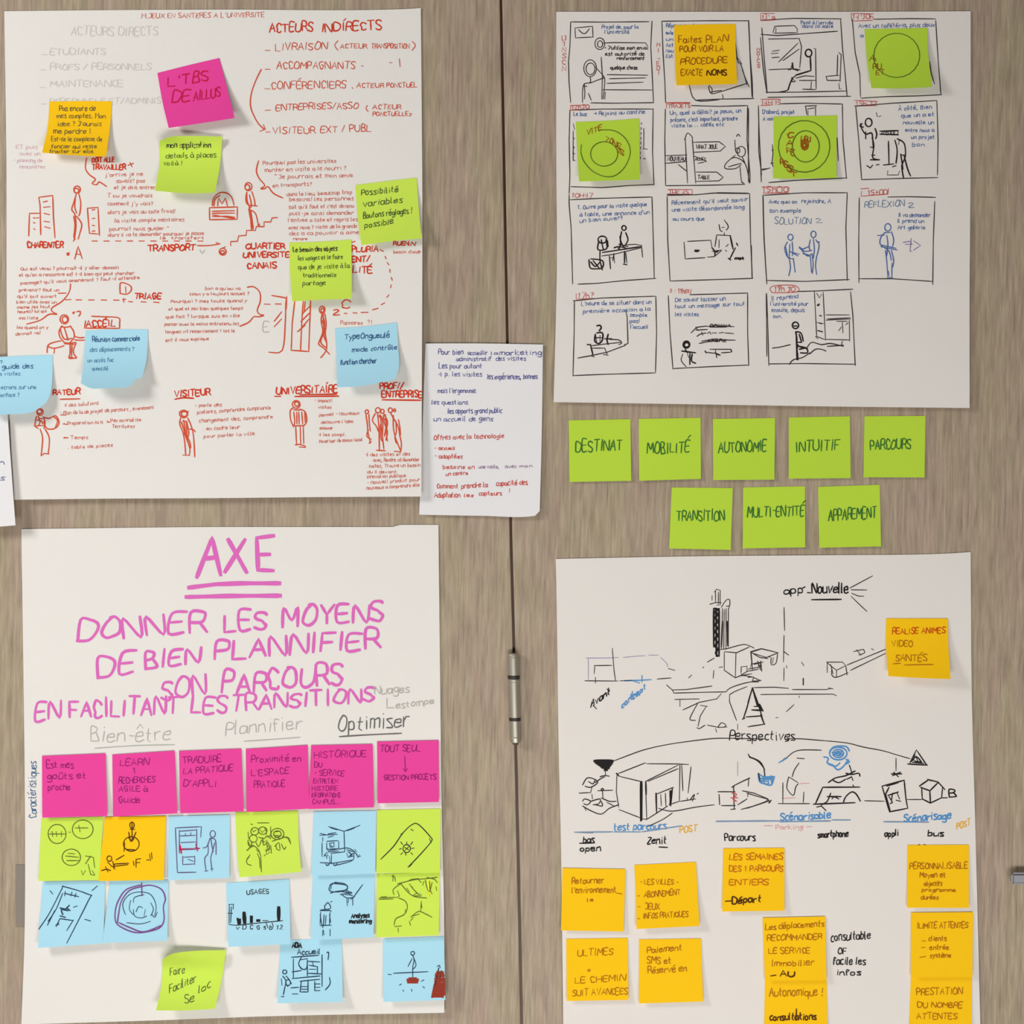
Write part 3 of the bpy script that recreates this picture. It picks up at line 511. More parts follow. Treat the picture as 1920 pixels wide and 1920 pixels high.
n = gr('pale blue note with a big purple scribbled circle in the third row', '705,1086 1145,1080|1145,1080 1135,1535|1135,1535 648,1553|705,1086 648,1553', 'blue', 0.0004, 0.010)
P('purple_sketch','purpleink',2.2); L('~945,1115 830,1150 770,1230 745,1310 750,1400 820,1450 900,1475 980,1470 1075,1440 1110,1380 1105,1280 1120,1220 1090,1150 1010,1120 940,1130 850,1160 790,1240 770,1330 760,1400|~770,1400 860,1440 960,1470 1090,1420|942,1100 945,1200')
P('ink_sketch','inkblue',1.2); L('~820,1340 800,1260 850,1190 930,1170 1010,1190 1050,1270 1040,1350|~880,1250 890,1210 960,1190|~880,1300 890,1350 940,1365 980,1350|~1010,1250 1030,1300 1010,1350|~900,1320 920,1280 950,1290|~970,1300 960,1350|~830,1400 930,1410 1010,1390|~860,1230 850,1300 880,1340|~1020,1340 1040,1360 1060,1320')
O(400,1380,4)
n = gr('pale blue note with a drawn black bar chart', '95,1102 570,1072|570,1072 578,1560|578,1560 112,1582|95,1102 112,1582', 'blue', 0.0001, 0.011)
P('ink_sketch','inkdark',1.4); T(250,1190,165,34,'USAGES',-10); L('115,1265 150,1262 148,1300|120,1270 118,1410|135,1280 130,1400|110,1330 145,1330|120,1415 170,1420|170,1420 520,1385|370,1385 410,1385|395,1400 410,1440|440,1400 450,1430'); T(170,1450,350,30,'v D C G s b 12')
P('bars','inkblack',5.5); L('182,1370 190,1415|200,1375 200,1405'); P('bars','inkblack',8); L('230,1325 235,1400|285,1355 285,1395|490,1285 490,1382|328,1385 345,1385')
n = gr('pale blue note with a drawn camera and figure beside two words', '745,1047 1212,1036|1212,1036 1200,1510|1200,1510 730,1530|745,1047 730,1530', 'blue', 0.0001, 0.008)
P('ink_sketch','inkblue',1.5); L('~880,1110 870,1160 940,1170 1000,1150|~875,1115 920,1100 990,1112 1005,1150 960,1165|885,1125 880,1150|920,1165 990,1158 1040,1175|950,1190 1010,1180 1045,1200|1015,1215 1010,1250|1030,1225 1060,1205|805,1305 850,1300 885,1315|800,1340 810,1400 820,1440|870,1340 880,1400|845,1345 840,1420|825,1455 830,1490|~890,1105 1000,1120 1000,1150|~875,1180 940,1165 1040,1180|~960,1185 1000,1215 1050,1210|1050,1210 1120,1115|1000,1220 1005,1275|1045,1220 1045,1270|990,1190 1040,1195|~840,1270 860,1250 880,1290 840,1300 835,1270|880,1245 890,1240|800,1310 880,1310|805,1320 800,1410|830,1340 825,1430|875,1320 870,1420|800,1420 885,1420|820,1460 820,1500|875,1450 875,1500|880,1120 920,1095 935,1110'); P('bold_ink','inkblack',2.2); T(1035,1365,135,32,'Analyses',-4); T(1020,1405,165,32,'monitoring',-4)
n = gr('lime note with a drawn route map, right end of the third row', '1225,1036 1700,1022|1700,1022 1690,1495|1690,1495 1222,1510|1225,1036 1222,1510', 'lime', 0.0001, 0.007)
P('ink_sketch','olive',1.4); L('1350,1040 1345,1090|1455,1090 1490,1075 1540,1070|1470,1110 1500,1150 1540,1190|1500,1195 1520,1180 1560,1190|1580,1090 1570,1120|1600,1060 1660,1075 1680,1100|1625,1150 1640,1185|1380,1160 1395,1200 1375,1215|1255,1208 1300,1205|1440,1300 1440,1330|1500,1350 1545,1335|1600,1340 1630,1355|1560,1260 1565,1290|1360,1430 1410,1425|~1340,1050 1360,1060 1365,1090|1245,1215 1370,1210|1240,1225 1350,1222|~1390,1215 1440,1240 1455,1290 1430,1340 1370,1370 1355,1420|1385,1440 1388,1470|1470,1390 1478,1420|~1480,1360 1530,1320 1560,1320 1640,1360|1560,1240 1555,1310|~1410,1105 1350,1150 1355,1190|~1380,1110 1500,1080 1600,1070 1680,1060|~1400,1100 1440,1150 1480,1190 1530,1210 1600,1215|1540,1080 1560,1100|1450,1140 1470,1170|1490,1130 1500,1150|~1590,1080 1600,1130 1620,1170 1640,1100|1620,1090 1625,1160|1670,1130 1675,1160|1500,1200 1560,1200|1610,1180 1620,1200|1500,1360 1480,1385'); P('yellow_ink','yellowink',2); L('1612,1080 1615,1200')
O(440,1440,4)
n = gr('pale blue note with a drawn floor plan and figure under the chart note', '345,1290 805,1280|805,1280 810,1755|810,1755 320,1765|345,1290 320,1765', 'blue', 0.0, 0.011)
P('bold_ink','inkblack',3.2); T(430,1345,70,34,'ADA',0); P('ink_sketch','inkblue',1.7); T(470,1400,170,36,'Accueil',-8); L('425,1420 630,1405|440,1430 440,1580|~500,1420 480,1470 510,1510 540,1500 545,1440|490,1440 545,1430 545,1560|545,1450 640,1455|560,1480 620,1490 620,1540|545,1540 650,1545|655,1400 655,1640|~690,1385 705,1385 700,1440|~710,1570 715,1620 680,1665|430,1530 500,1520|430,1580 640,1560|490,1600 640,1585|500,1600 490,1680 550,1680|550,1590 550,1680|600,1600 600,1670|600,1670 640,1670|600,1620 640,1620|600,1645 640,1645|420,1650 480,1645|430,1695 475,1695|580,1450 590,1480|480,1480 500,1510|560,1510 610,1510|500,1640 545,1640|500,1660 545,1660'); C('375,1530,15,15|400,1610,18,22'); L('~360,1560 385,1600 375,1650 365,1700|350,1580 355,1630|~385,1560 410,1590 425,1620|350,1715 370,1715|380,1620 400,1640')
n = gr('pale blue note with a drawn red lamp, overhanging the right edge of the AXE sheet', '1110,1280 1570,1262|1570,1262 1580,1740|1580,1740 1115,1755|1110,1280 1115,1755', 'blue', 0.0, 0.008)
P('ink_sketch','inkblue',1.5); C('1335,1390,14,14'); L('~1335,1405 1345,1440 1335,1490|~1330,1430 1300,1490|~1345,1430 1360,1480 1335,1510|1335,1490 1335,1580|1190,1540 1450,1528|1150,1548 1175,1550|1235,1630 1250,1620|1400,1600 1420,1590|1410,1640 1425,1650|1260,1665 1268,1675|1325,1660 1330,1675|~1520,1490 1535,1480 1540,1500')
P('red_ink','brick',7.5); L('1310,1580 1360,1580|1295,1590 1375,1590|1300,1605 1370,1605'); P('red_ink','brick',4.5); L('1512,1545 1565,1548|1505,1588 1572,1590|1500,1615 1575,1617|1490,1650 1575,1652|1486,1682 1575,1684|1482,1710 1560,1712|1515,1570 1500,1640 1480,1720|1560,1550 1572,1640 1560,1720|1530,1560 1520,1715|1505,1560 1570,1560|1500,1600 1575,1600|1495,1630 1575,1630|1490,1660 1575,1660|1485,1690 1575,1690|1480,1715 1555,1715|1515,1530 1565,1530|1500,1580 1575,1580|1495,1645 1575,1645|1485,1675 1575,1675|1482,1702 1575,1702|1508,1545 1568,1545')
P('dark_ink','inkdark',2.2); L('~1530,1500 1520,1560 1500,1640|1550,1520 1540,1580|1510,1560 1505,1600|1575,1640 1550,1700')
O(0,1440,4)
n = gr('lime note with rolled top and three slanted words, alone under the pictogram rows', '1220,1435 1275,1400 1420,1375 1695,1365|1695,1365 1665,1580 1612,1805|1612,1805 1400,1818 1170,1818|1220,1435 1212,1620 1170,1818', 'lime', 0.0, 0.02, tl=0.012)
P('handwriting','darkgreen',1.3); T(1275,1560,110,56,'Faire',-24); T(1270,1690,200,60,'Faciliter',-90); T(1385,1765,70,60,'Se',-15); T(1490,1690,90,60,'loc',-50)
# ---------------------------------------------------------------- storyboard sheet, top right
O(0,0,1)
s = sheet('flipchart_sheet', 'large white flipchart sheet with fifteen black storyboard frames', 'poster',
      '1043,22 1300,22 1600,22 1820,21|1820,21 1820,300 1818,550 1818,765|1818,765 1550,762 1300,758 1038,754|1043,22 1043,300 1044,500 1038,754',
      lift=pl(0.0012, 0.004, 0.001), paper='posterb')
B = s
K=4.571428
O(1020,0,K)
P('frame_lines','inkdark',1.5)
L('230,188 500,190 900,186|228,190 222,400 210,520 214,700 228,880|925,180 915,400 930,700 938,880|400,882 600,885 940,880')
L('1010,182 1400,178 1755,178|1010,182 1020,450 1035,700 1042,880|1755,178 1765,450 1785,700 1788,840|1310,858 1500,850 1800,845')
L('225,945 500,935 940,935|222,945 215,1200 222,1500 215,1660|935,935 930,1300 942,1585|230,1600 500,1608 740,1590 940,1582')
L('1040,935 1035,1200 1042,1590|1260,905 1500,912 1740,905|1745,905 1740,1200 1765,1500 1765,1570|1045,1592 1400,1588 1720,1580')
L('1055,1665 1300,1670 1450,1655 1760,1660')
L('1855,320 1880,600 1910,800|1840,950 1840,1300 1865,1500|1865,1450 1920,1445')
O(1400,0,K)
L('120,175 400,158 810,162|130,240 150,500 175,790|805,165 820,400 845,650 860,820|120,295 260,305 780,268|165,792 450,790 850,780|180,835 600,828 890,825|15,175 30,500 45,830')
L('905,165 930,450 970,640 975,830|1090,165 1400,160 1620,162|1620,175 1640,500 1665,810|980,842 1200,828 1480,822 1670,812')
L('100,905 105,1100 120,1400 125,1560|290,890 500,885 820,892|820,895 825,1200 855,1530|190,1565 400,1548 860,1525')
L('930,910 1250,885 1630,862|935,915 960,1200 985,1540|1630,865 1640,1200 1635,1500|985,1540 1300,1530 1640,1522|15,930 15,1560')
O(1020,340,K)
L('225,158 500,145 925,135|215,115 215,200 232,400 245,880|925,135 935,450 945,835|290,882 450,875 700,850 960,832')
L('1055,120 1300,115 1500,98 1755,102|1055,130 1060,500 1080,850|1762,105 1770,500 1785,830|1080,855 1400,845 1790,832')
L('250,1025 500,1000 950,985|260,1025 258,1300 248,1670|958,985 965,1300 955,1640|250,1665 500,1655 950,1642')
L('1065,980 1080,1300 1105,1610|1250,972 1500,965 1745,958|1745,960 1745,1300 1755,1580|1110,1605 1400,1590 1755,1575')
L('1875,120 1885,500 1910,880|1905,960 1910,1500')
O(1400,340,K)
L('140,120 500,98 862,98|140,120 150,500 172,880|862,100 850,400 862,850|175,850 500,858 880,842|965,140 960,500 962,870|1210,135 1400,132 1620,138|1612,170 1600,500 1595,885|965,835 1250,835 1590,858|40,550 45,830')
L('170,965 180,1200 190,1580|430,945 600,940 910,925|890,945 910,1150 930,1580|190,1565 500,1562 935,1568')
P('ink_sketch','inkdark',1.4)
O(1020,0,K)
L('265,240 415,225 420,318 270,325 265,240|~295,255 345,290 390,245|510,370 600,365 870,368 890,400|490,490 500,650 495,850|440,575 500,640')
C('478,375,42,50|480,378,22,28|395,585,55,72|398,590,38,50'); L('~395,660 400,700 390,705|~520,665 450,690 400,710 345,720 330,780 330,880|~345,720 350,800 345,850|~500,640 520,680 515,770 505,850|380,800 405,860|350,740 370,740|540,640 890,645|560,675 870,668|540,715 850,705|500,770 930,772|520,850 525,790')
T(520,425,370,30,'• J\'utilise mon envoi'); T(525,475,335,30,'est autorisé de'); T(625,512,235,28,'renforcement'); T(570,595,230,32,'quelque chose')
L('~1245,730 1300,860 1500,855|~1640,360 1660,520 1690,560 1740,730|1650,490 1665,540|1660,500 1695,550|~1410,740 1430,800 1500,790 1740,715|1420,790 1520,775|1415,730 1440,760 1440,800|1530,810 1535,850|~1700,600 1730,680 1760,745|1480,215 1580,210')
DA('835,1050 825,1380',18,42); L('250,1060 262,1110|250,1180 262,1190|250,1250 260,1270|245,1310 265,1320|248,1370 268,1375|855,1100 855,1270|850,1275 885,1278|850,1360 870,1362|250,1120 250,1380')
L('~1205,1200 1230,1140 1275,1180|1210,1180 1230,1570|1270,1180 1300,1570|1280,1220 1500,1215 1555,1255 1510,1295 1285,1305|1045,1335 1225,1328|1045,1400 1225,1385|1150,1410 1225,1470|1290,1340 1340,1360 1395,1385 1320,1400|1300,1475 1480,1475 1535,1520 1500,1550 1305,1555|1635,1200 1640,1290|~1650,1170 1665,1150 1680,1170')
T(1305,1275,180,34,'WHAT JOUE'); T(1058,1378,155,34,'NOUVEAU'); T(1318,1535,100,32,'TABLE'); T(1295,1375,90,24,'ALLEZ'); C('1690,1300,35,45|1660,1290,18,22'); L('~1640,1330 1560,1400 1555,1445 1640,1445 1690,1410|~1600,1360 1640,1350 1690,1370 1720,1400|~1700,1350 1740,1450 1760,1570|~1680,1430 1690,1540 1700,1570|1700,1560 1715,1575|1580,1430 1690,1400')
O(1400,0,K)
L('240,225 410,220 435,250 430,285|240,225 225,280|235,285 420,280|250,235 250,280|185,335 450,330 470,400 455,580|190,598 380,590 460,600|275,530 440,370|310,520 450,420|220,440 280,430|210,460 270,455|215,495 280,490|375,600 395,535 400,580|~355,600 400,590 460,600')
P('bold_ink','inkblack',2.4); C('530,455,28,32'); L('545,485 550,600|550,605 420,645|390,540 395,590 440,605|~395,665 370,720 355,770'); P('ink_sketch','inkdark',1.5)
L('575,415 590,420 595,765|420,670 500,650 580,655|450,690 590,690|~420,650 395,670 390,700 410,700|480,765 590,768|555,700 550,760|~355,770 330,780 270,790|380,665 420,700|790,450 810,470 800,700|780,470 775,650|680,655 790,645|680,655 690,690 800,690|790,715 795,765 810,760|1570,530 1580,620 1610,720|1570,560 1580,610')
L('500,910 600,905|505,915 515,980|590,910 590,995|520,935 580,925|525,950 525,990|220,1240 225,1320 215,1400 235,1440|130,1460 200,1440|775,1180 785,1380|215,1290 235,1285|205,1400 235,1395')
P('bold_ink','inkblack',2.2)
C('1045,1050,28,35'); L('~975,1060 985,1100 1020,1150 1070,1140 1080,1200 1085,1270|~1020,1130 1020,1190|~1100,1100 1115,1150 1105,1190|~1075,1180 1090,1250 1080,1350 1130,1370|1060,1370 1140,1370|1030,1420 1060,1440 1080,1415|1110,1415 1135,1410|1140,1125 1300,1120|1140,1150 1300,1155|1215,1210 1220,1410|1170,1415 1260,1405|~1270,1200 1290,1290 1280,1400|~1290,1190 1350,1230 1360,1340 1330,1420 1345,1530|~1350,1340 1380,1450 1405,1510|1320,1320 1340,1450|1330,1330 1360,1330|1250,1430 1280,1420|~1000,1090 970,1080 990,1060|1060,1260 1090,1270|1070,1330 1100,1330'); P('ink_sketch','inkdark',1.3); L('1210,1465 1205,1500 1300,1500 1310,1465|1110,965 1120,1000|1130,1000 1150,995|1300,1120 1290,1160|1310,1200 1300,1240'); T(1150,1155,130,26,'ACCUEIL')
O(1020,340,K)
P('bold_ink','inkblack',2.2)
C('500,500,38,30|685,400,18,20'); L('~470,510 460,580 500,590 540,570 530,500|~490,500 500,550 510,590|~480,600 480,680 500,760|~545,510 550,560|560,640 570,750|600,620 590,680|~650,470 655,540 640,580|~700,440 720,500 700,540|640,540 720,560|~600,570 640,560 700,570|~665,430 655,500 680,560|~385,670 395,740 440,750 500,740 500,680 400,665|~400,690 440,730 480,690|420,680 470,740|690,600 690,700|680,710 710,715|500,610 830,560')
P('ink_sketch','inkdark',1.5); L('690,545 780,540 840,550|835,555 845,650|495,640 600,625 830,570|700,610 710,700|600,640 605,700|560,660 600,650|630,570 660,590 690,580')
L('1200,520 1210,665 1380,655|1230,515 1430,505|1430,510 1440,570|1400,650 1460,645 1520,595|1440,600 1520,590|1460,590 1480,610 1500,595|~1500,370 1510,420 1530,430|~1560,350 1580,390 1560,420|1545,330 1555,350|1525,395 1545,395|1545,440 1545,465|1480,460 1600,465|1480,460 1465,560|1500,500 1500,570|1560,560 1580,540|1555,590 1565,600'); P('bold_ink','inkblack',3); L('1595,465 1620,580|1295,590 1330,592|1300,600 1325,600|1290,598 1310,605|1640,570 1590,670|1650,530 1660,550|1580,660 1600,675'); T(1635,670,80,20,'mot'); L('1440,570 1465,600 1465,640|1450,600 1490,600')
L('~450,1240 480,1235 490,1260 470,1280|~440,1310 435,1370 470,1390 500,1360 500,1300 450,1300|~550,1310 540,1360 550,1400|~520,1350 580,1350|370,1400 400,1400|400,1410 420,1490'); P('ink_sketch','inkdark',1.6); L('290,1515 400,1495 540,1465 700,1405|400,1410 520,1395 660,1380|~560,1355 640,1360 665,1385 640,1400|410,1430 520,1430|520,1430 540,1480|690,1400 720,1390|480,1260 480,1300|430,1340 500,1340|445,1330 450,1380|480,1320 480,1380|700,1110 712,1160 720,1390|510,1485 550,1490|400,1495 430,1505')
L('~1260,1300 1300,1260 1320,1250 1400,1240|1400,1245 1480,1235|1480,1240 1630,1245|1300,1275 1400,1270|~1310,1330 1340,1310 1390,1300|1400,1305 1420,1290 1430,1310|1440,1300 1480,1300|1500,1300 1540,1295|1550,1300 1625,1305|1330,1390 1400,1375 1500,1365|1500,1360 1640,1362|1350,1370 1480,1350|1420,1250 1560,1250|1385,1465 1470,1475|1420,1440 1600,1440|1520,1470 1600,1465|1470,1440 1470,1475|1300,1250 1320,1280|1350,1290 1360,1320'); T(1420,1248,180,22,'OOMMA'); T(1400,1375,160,22,'ARBRE')
P('bold_ink','inkblack',2.4); C('1220,1400,28,30|1222,1402,20,20'); L('1180,1455 1300,1470|~1210,1440 1230,1470|1250,1470 1250,1570|~1270,1480 1265,1540 1300,1560|1475,1480 1480,1510|1480,1480 1500,1490|1465,1470 1510,1490|1380,1455 1390,1470|1600,1440 1608,1460'); P('ink_sketch','inkdark',1.4); L('~1190,1480 1175,1530 1200,1570 1220,1590|1230,1480 1240,1510')
O(1400,340,K)
L('580,945 600,1330 680,1360|655,950 675,1350|600,1210 660,1220|600,960 625,1000 640,970|680,1355 880,1360|880,1190 882,1370|680,1145 880,1145|690,1180 890,1170|680,1190 890,1180|770,1200 860,1200|820,1210 825,1300|790,1280 810,1250|850,1230 870,1210|590,1330 610,1350')
P('bold_ink','inkblack',2.4); C('418,1235,26,28'); L('605,1060 622,1060|610,1068 620,1050|625,1150 640,1155|625,1215 640,1220|610,1280 650,1290|~420,1290 430,1350 430,1400|~420,1290 465,1300 485,1370|440,1400 430,1440 440,1530|425,1410 520,1430|~450,1440 510,1430 520,1470 460,1470|430,1380 470,1380|440,1480 430,1530|425,1310 430,1530|450,1310 470,1380|405,1240 430,1240'); P('ink_sketch','inkdark',1.7); L('~220,1430 290,1420 375,1400|~520,1420 560,1380 640,1400 720,1390 830,1415|~540,1480 590,1440 640,1440 680,1455|~365,1570 400,1530 480,1510 540,1470|820,1370 810,1410|690,1415 830,1405')
P('blue_sketch','bluemark',1.7); C('375,480,22,26|572,455,22,28'); L('~350,520 325,570 340,630 360,660|~390,520 395,600 390,640|~395,610 450,625|~370,540 365,650 375,740 360,810|~400,660 410,740 415,780|360,660 400,665|~330,550 350,640|~545,500 535,560 545,600|~590,500 620,540 610,610 600,640|~450,570 500,600 560,590|~480,620 540,640 550,700 555,780|~600,640 590,720 600,800|~560,620 570,720 560,790|~450,560 480,580 530,560|~570,490 580,580 570,660|370,600 440,640|600,520 625,520|~470,590 520,640 560,620')
C('1210,395,26,32'); L('~1190,435 1150,480 1145,540 1200,580|~1240,430 1260,500 1250,560|1120,465 1180,460|1150,560 1290,590|1150,545 1280,575|~1190,590 1200,680 1210,820|~1240,590 1260,680 1250,740|~1200,460 1210,540 1200,640|~1245,700 1245,820|1205,825 1250,825|~1170,560 1220,600 1240,680|1180,440 1230,440|1215,770 1220,810'); P('violet_arrow','violetink',1.4); L('~1340,525 1400,515 1410,540|1360,540 1420,540|1410,490 1400,600|1430,510 1490,550 1430,590|1400,600 1415,600')
P('blue_writing','bluemark',1.15)
O(1020,0,K)
T(495,245,310,32,'Projet de, pour la'); T(520,288,210,32,'l\'université'); T(1048,235,240,34,'Réponses est'); 
for yy,tt in ((295,'ou le'),(350,'un'),(400,'Act'),(450,'Nou'),(495,'Est')): T(1045,yy,62,30,tt)
T(255,995,110,34,'Le bus'); T(425,990,440,34,'→ Rejoins au cantine',-16); T(1080,985,610,34,'Un, quel a délai? je peux, un',-20); T(1085,1045,575,34,'présent, c\'est important, prendre',-16); T(1090,1092,450,32,'visite la ... cafés etc',-12)
T(290,1795,590,34,'1. Ouvre pour la visite quelque',-30); T(305,1855,600,34,'à table, une annonce d\'un',-20); T(305,1910,370,34,'un bien ouvert',-30); T(1095,1755,650,34,'Récemment qu\'il veut savoir',-30); T(1095,1815,620,34,'une visite désordonnée long',-25); T(1105,1890,270,32,'au cours que')
O(1400,0,K)
T(465,208,275,30,'Point à l\'arrivée'); T(475,238,265,28,'dans la salle'); T(960,238,650,34,'Avec un cafétéria, plus deux',-10); T(975,318,25,30,'a'); T(135,975,275,34,'D\'abord, projet'); T(140,1032,90,34,'A voir')
T(1300,950,285,32,'À côté, Bien',-20); T(1325,1010,280,32,'que un a et',-16); T(1340,1065,265,32,'nouvelle un'); T(1360,1130,245,32,'entre nous a'); T(1410,1190,200,32,'un projet'); T(1420,1255,105,32,'bon')
O(1400,340,K)
T(190,190,240,32,'Avec quoi on'); T(470,185,250,34,'rejoindre, A'); T(195,268,270,34,'son exemple'); T(1300,305,275,32,'Il va demander'); T(1290,355,230,32,'il prend un'); T(1295,410,235,34,'Art galerie'); T(210,1020,230,34,'Il reprend',-20); T(205,1065,320,34,'l\'université pour'); T(215,1120,280,34,'ensuite, depuis'); T(225,1170,80,26,'son.')
O(1020,340,K)
T(320,1065,600,34,'L\'heure de se situer dans un',-16); T(335,1130,575,32,'première occasion a la',-20); T(735,1160,150,32,'semble'); T(735,1212,85,32,'pas!'); T(740,1262,150,32,'l\'accueil')
T(1125,1035,430,36,'De savoir laisser un',-14); T(1120,1090,600,34,'tout un message sur tout',-26); T(1125,1155,200,32,'les visites')
P('blue_heading','bluegray',1.3); O(1400,340,K)
T(240,365,310,50,'SOLUTION'); T(590,355,55,40,'2'); T(1010,225,340,50,'REFLEXION',-14); T(1385,222,50,42,'2')
P('red_writing','redm',1.2)
O(1020,0,K)
for yy,tt in ((345,'LJ'),(395,'1'),(445,'N'),(500,'S'),(550,'C'),(608,'N')): T(154,yy,32,40,tt)
for yy,tt in ((400,'M'),(450,'1'),(520,'-'),(560,'E'),(600,'D'),(640,'I')): T(966,yy,26,34,tt)
T(235,935,150,38,'12h30'); L('225,905 385,900 385,940|228,905 225,945 300,945'); T(1065,925,185,34,'TRAJETS'); L('1050,925 1050,880 1255,878|1052,885 1250,885'); T(235,1695,180,40,'10H47'); T(1065,1670,175,40,'THE 45'); L('1060,1625 1270,1625 1270,1665 1060,1668')
O(1400,0,K)
for yy,tt in ((440,'M'),(475,'O'),(510,'I'),(540,'C'),(580,'S')): T(86,yy,26,30,tt)
T(130,165,110,38,'13\' a'); T(905,165,180,40,'14\'30h'); L('895,115 1085,120|895,115 900,180 1080,175|120,115 240,115|120,120 120,178 240,172'); T(125,900,165,40,'14H:15'); L('120,852 290,850|120,905 220,900'); T(935,905,180,38,'15h 12'); L('920,860 1120,870|920,908 1120,905')
T(135,1650,220,50,'15h00')
O(1400,340,K)
L('130,50 350,50 355,98 140,102|975,65 1050,60|1215,60 1210,110 980,128 985,85'); T(1040,115,165,44,'15+00'); T(235,945,180,42,'19h 30'); L('~215,950 200,920 240,895 380,890 440,910 425,950 215,955')
O(1020,340,K)
T(290,1000,130,46,'17h?'); L('275,960 275,1010 430,1005'); T(1080,950,45,28,'2 :'); T(1150,960,95,38,'19h01'); L('1260,925 1255,965')
# ---- notes on the storyboard
O(1020,0,K)
n = note('amber', 'amber note with four handwritten lines on the second storyboard frame', '1115,215 1400,208 1640,205|1640,205 1645,480 1655,720|1655,720 1400,726 1135,732|1115,215 1122,480 1135,732', 0.008, on=B)
P('handwriting','brownred',1.4); T(1155,365,190,55,'Faites',0); T(1390,365,185,55,'PLAN',-10); T(1165,445,370,46,'POUR VOIR LA',-5); T(1170,555,400,50,'PROCEDURE',-20); T(1175,645,180,50,'EXACTE'); P('bold_handwriting','umber',2); T(1395,645,170,44,'NOMS')
n = note('green', 'green note with two plain concentric circles on the left storyboard frame', '272,1045 540,1035 815,1015|815,1015 818,1250 822,1540|822,1540 560,1548 300,1555|272,1045 285,1300 300,1555', 0.011, on=B)
P('ink_sketch','olivedark',1.5); L('~470,1115 600,1120 700,1190 740,1300 700,1420 620,1500 530,1515 420,1470 340,1380 315,1300|315,1300 320,1240'); C('515,1320,118,105'); P('brown_handwriting','brownred',1.5); T(365,1160,130,44,'VITE',-50); T(530,1215,60,40,'ZO',20); T(590,1245,70,44,'NE',40); T(630,1300,50,44,'S',40)
O(1400,0,K)
n = note('green', 'green note with a single dashed circle on the top right storyboard frame', '1010,250 1250,245 1550,240|1550,240 1555,450 1590,745|1590,745 1350,758 1070,755|1010,250 1030,500 1070,755', 0.012, on=B)
P('ink_sketch','olivedark',1.4); C('1285,475,195,190'); P('brown_handwriting','brownred',1.4); T(1050,520,60,50,'A'); T(1085,590,70,44,'RU'); T(1110,640,70,40,'ET')
n = note('green', 'green note with three rings round a red word on the middle storyboard frame', '230,1000 500,995 775,988|775,988 770,1250 770,1525|770,1525 500,1530 228,1530|230,1000 232,1250 228,1530', 0.004, on=B)
P('ink_sketch','olivedark',1.7); C('495,1255,225,222|505,1255,118,135'); P('brown_handwriting','brownred',2); C('497,1240,32,45'); T(465,1215,80,45,'LIEU'); C('495,1245,22,26|495,1245,12,14'); T(345,1185,55,50,'C',-10); T(340,1245,50,44,'A'); T(345,1310,60,44,'FE',30); T(290,1410,60,44,'RE',30); T(340,1460,50,44,'S',20); T(375,1500,55,40,'T',20)
# ---------------------------------------------------------------- service map sheet, bottom right
O(0,0,1)
s = sheet('flipchart_sheet', 'large white flipchart sheet with a black and blue sketched service map above amber notes', 'poster',
      '1042,1048 1300,1043 1540,1041 1773,1038|1820,1035 1822,1300 1829,1560 1834,1760 1840,1995|1840,1995 1600,1995 1300,1995 1057,1995|1042,1048 1044,1150 1047,1380 1052,1600 1054,1750 1057,1995',
      lift=pl(0.0012, 0.003, 0.001), paper='posterb', tr=(1820,1035), step=1)
M = s
O(1020,1060,K)
P('ink_sketch','inkdark',1.4)
L('350,990 635,992|585,710 600,900 612,985|430,860 580,858|435,860 430,930|440,960 440,1010|~1050,1025 1100,1070 1110,1088|1100,1068 1220,1065 1440,1035|1110,1095 1400,1088 1560,1085|650,990 760,985|970,975 1090,965|1065,885 1120,900|1240,965 1265,940|1400,830 1460,795|1370,870 1360,880|1455,900 1450,970|1500,875 1530,870')
L('1120,1150 1330,1145|1165,1150 1165,1210|1190,1240 1330,1175 1480,1145 1520,1100|~1560,1085 1600,1050 1720,1010 1860,985|~1590,1110 1640,1080 1740,1040|1590,1110 1590,1170 1650,1330|~1320,1180 1280,1250 1250,1320 1300,1330|1390,1210 1340,1290 1320,1380|1340,1200 1400,1210|~1310,1390 1330,1400 1380,1370|1400,1370 1500,1390 1570,1385|~1490,1390 1520,1350 1560,1370 1540,1390|1470,1400 1480,1430|1660,1360 1660,1410|1760,1380 1890,1362')
L('~1550,720 1700,680 1760,690 1800,710|1550,740 1650,750 1760,700|1545,740 1545,900 1640,965|1645,750 1640,965|~1640,965 1700,945 1800,960|1770,740 1780,830 1770,880|1770,740 1860,715 1920,730|1690,870 1740,865 1740,910 1690,940 1690,870|1680,945 1780,930|1750,890 1860,870|1830,820 1860,900|1860,820 1850,890|1800,850 1880,830|1780,750 1850,790 1920,800|1790,960 1860,990|1780,1000 1840,1000')
L('1460,230 1480,205 1510,215 1510,340 1480,340|1470,220 1470,320|1440,260 1440,300|~1420,335 1470,320 1520,320|~1520,360 1560,300 1590,295 1590,345 1560,350|1530,370 1520,720|1560,370 1560,720|1580,370 1580,700|1500,725 1560,715|1545,380 1540,720|1495,230 1495,330|1590,340 1585,370')
P('bold_ink','inkblack',2.6); L('1530,480 1520,700|1570,480 1575,690'); P('bold_ink','inkblack',3.8); L('~1460,370 1495,380 1460,400 1495,420 1465,450 1495,480 1465,510 1490,540 1460,570 1495,600 1462,630 1490,660 1465,690 1490,720 1470,750 1490,780|1455,370 1455,700|1500,370 1500,780|1475,370 1478,780')
P('bold_ink','inkblack',2); L('1785,1050 1740,1220 1710,1310|1785,1050 1840,1200 1885,1360|1780,1240 1870,1240|1830,1190 1870,1235|1730,1300 1870,1290|1700,1320 1720,1310|1800,1210 1860,1210'); T(400,1215,165,58,'Avant',-110); L('420,1200 450,1230|540,1060 560,1080')
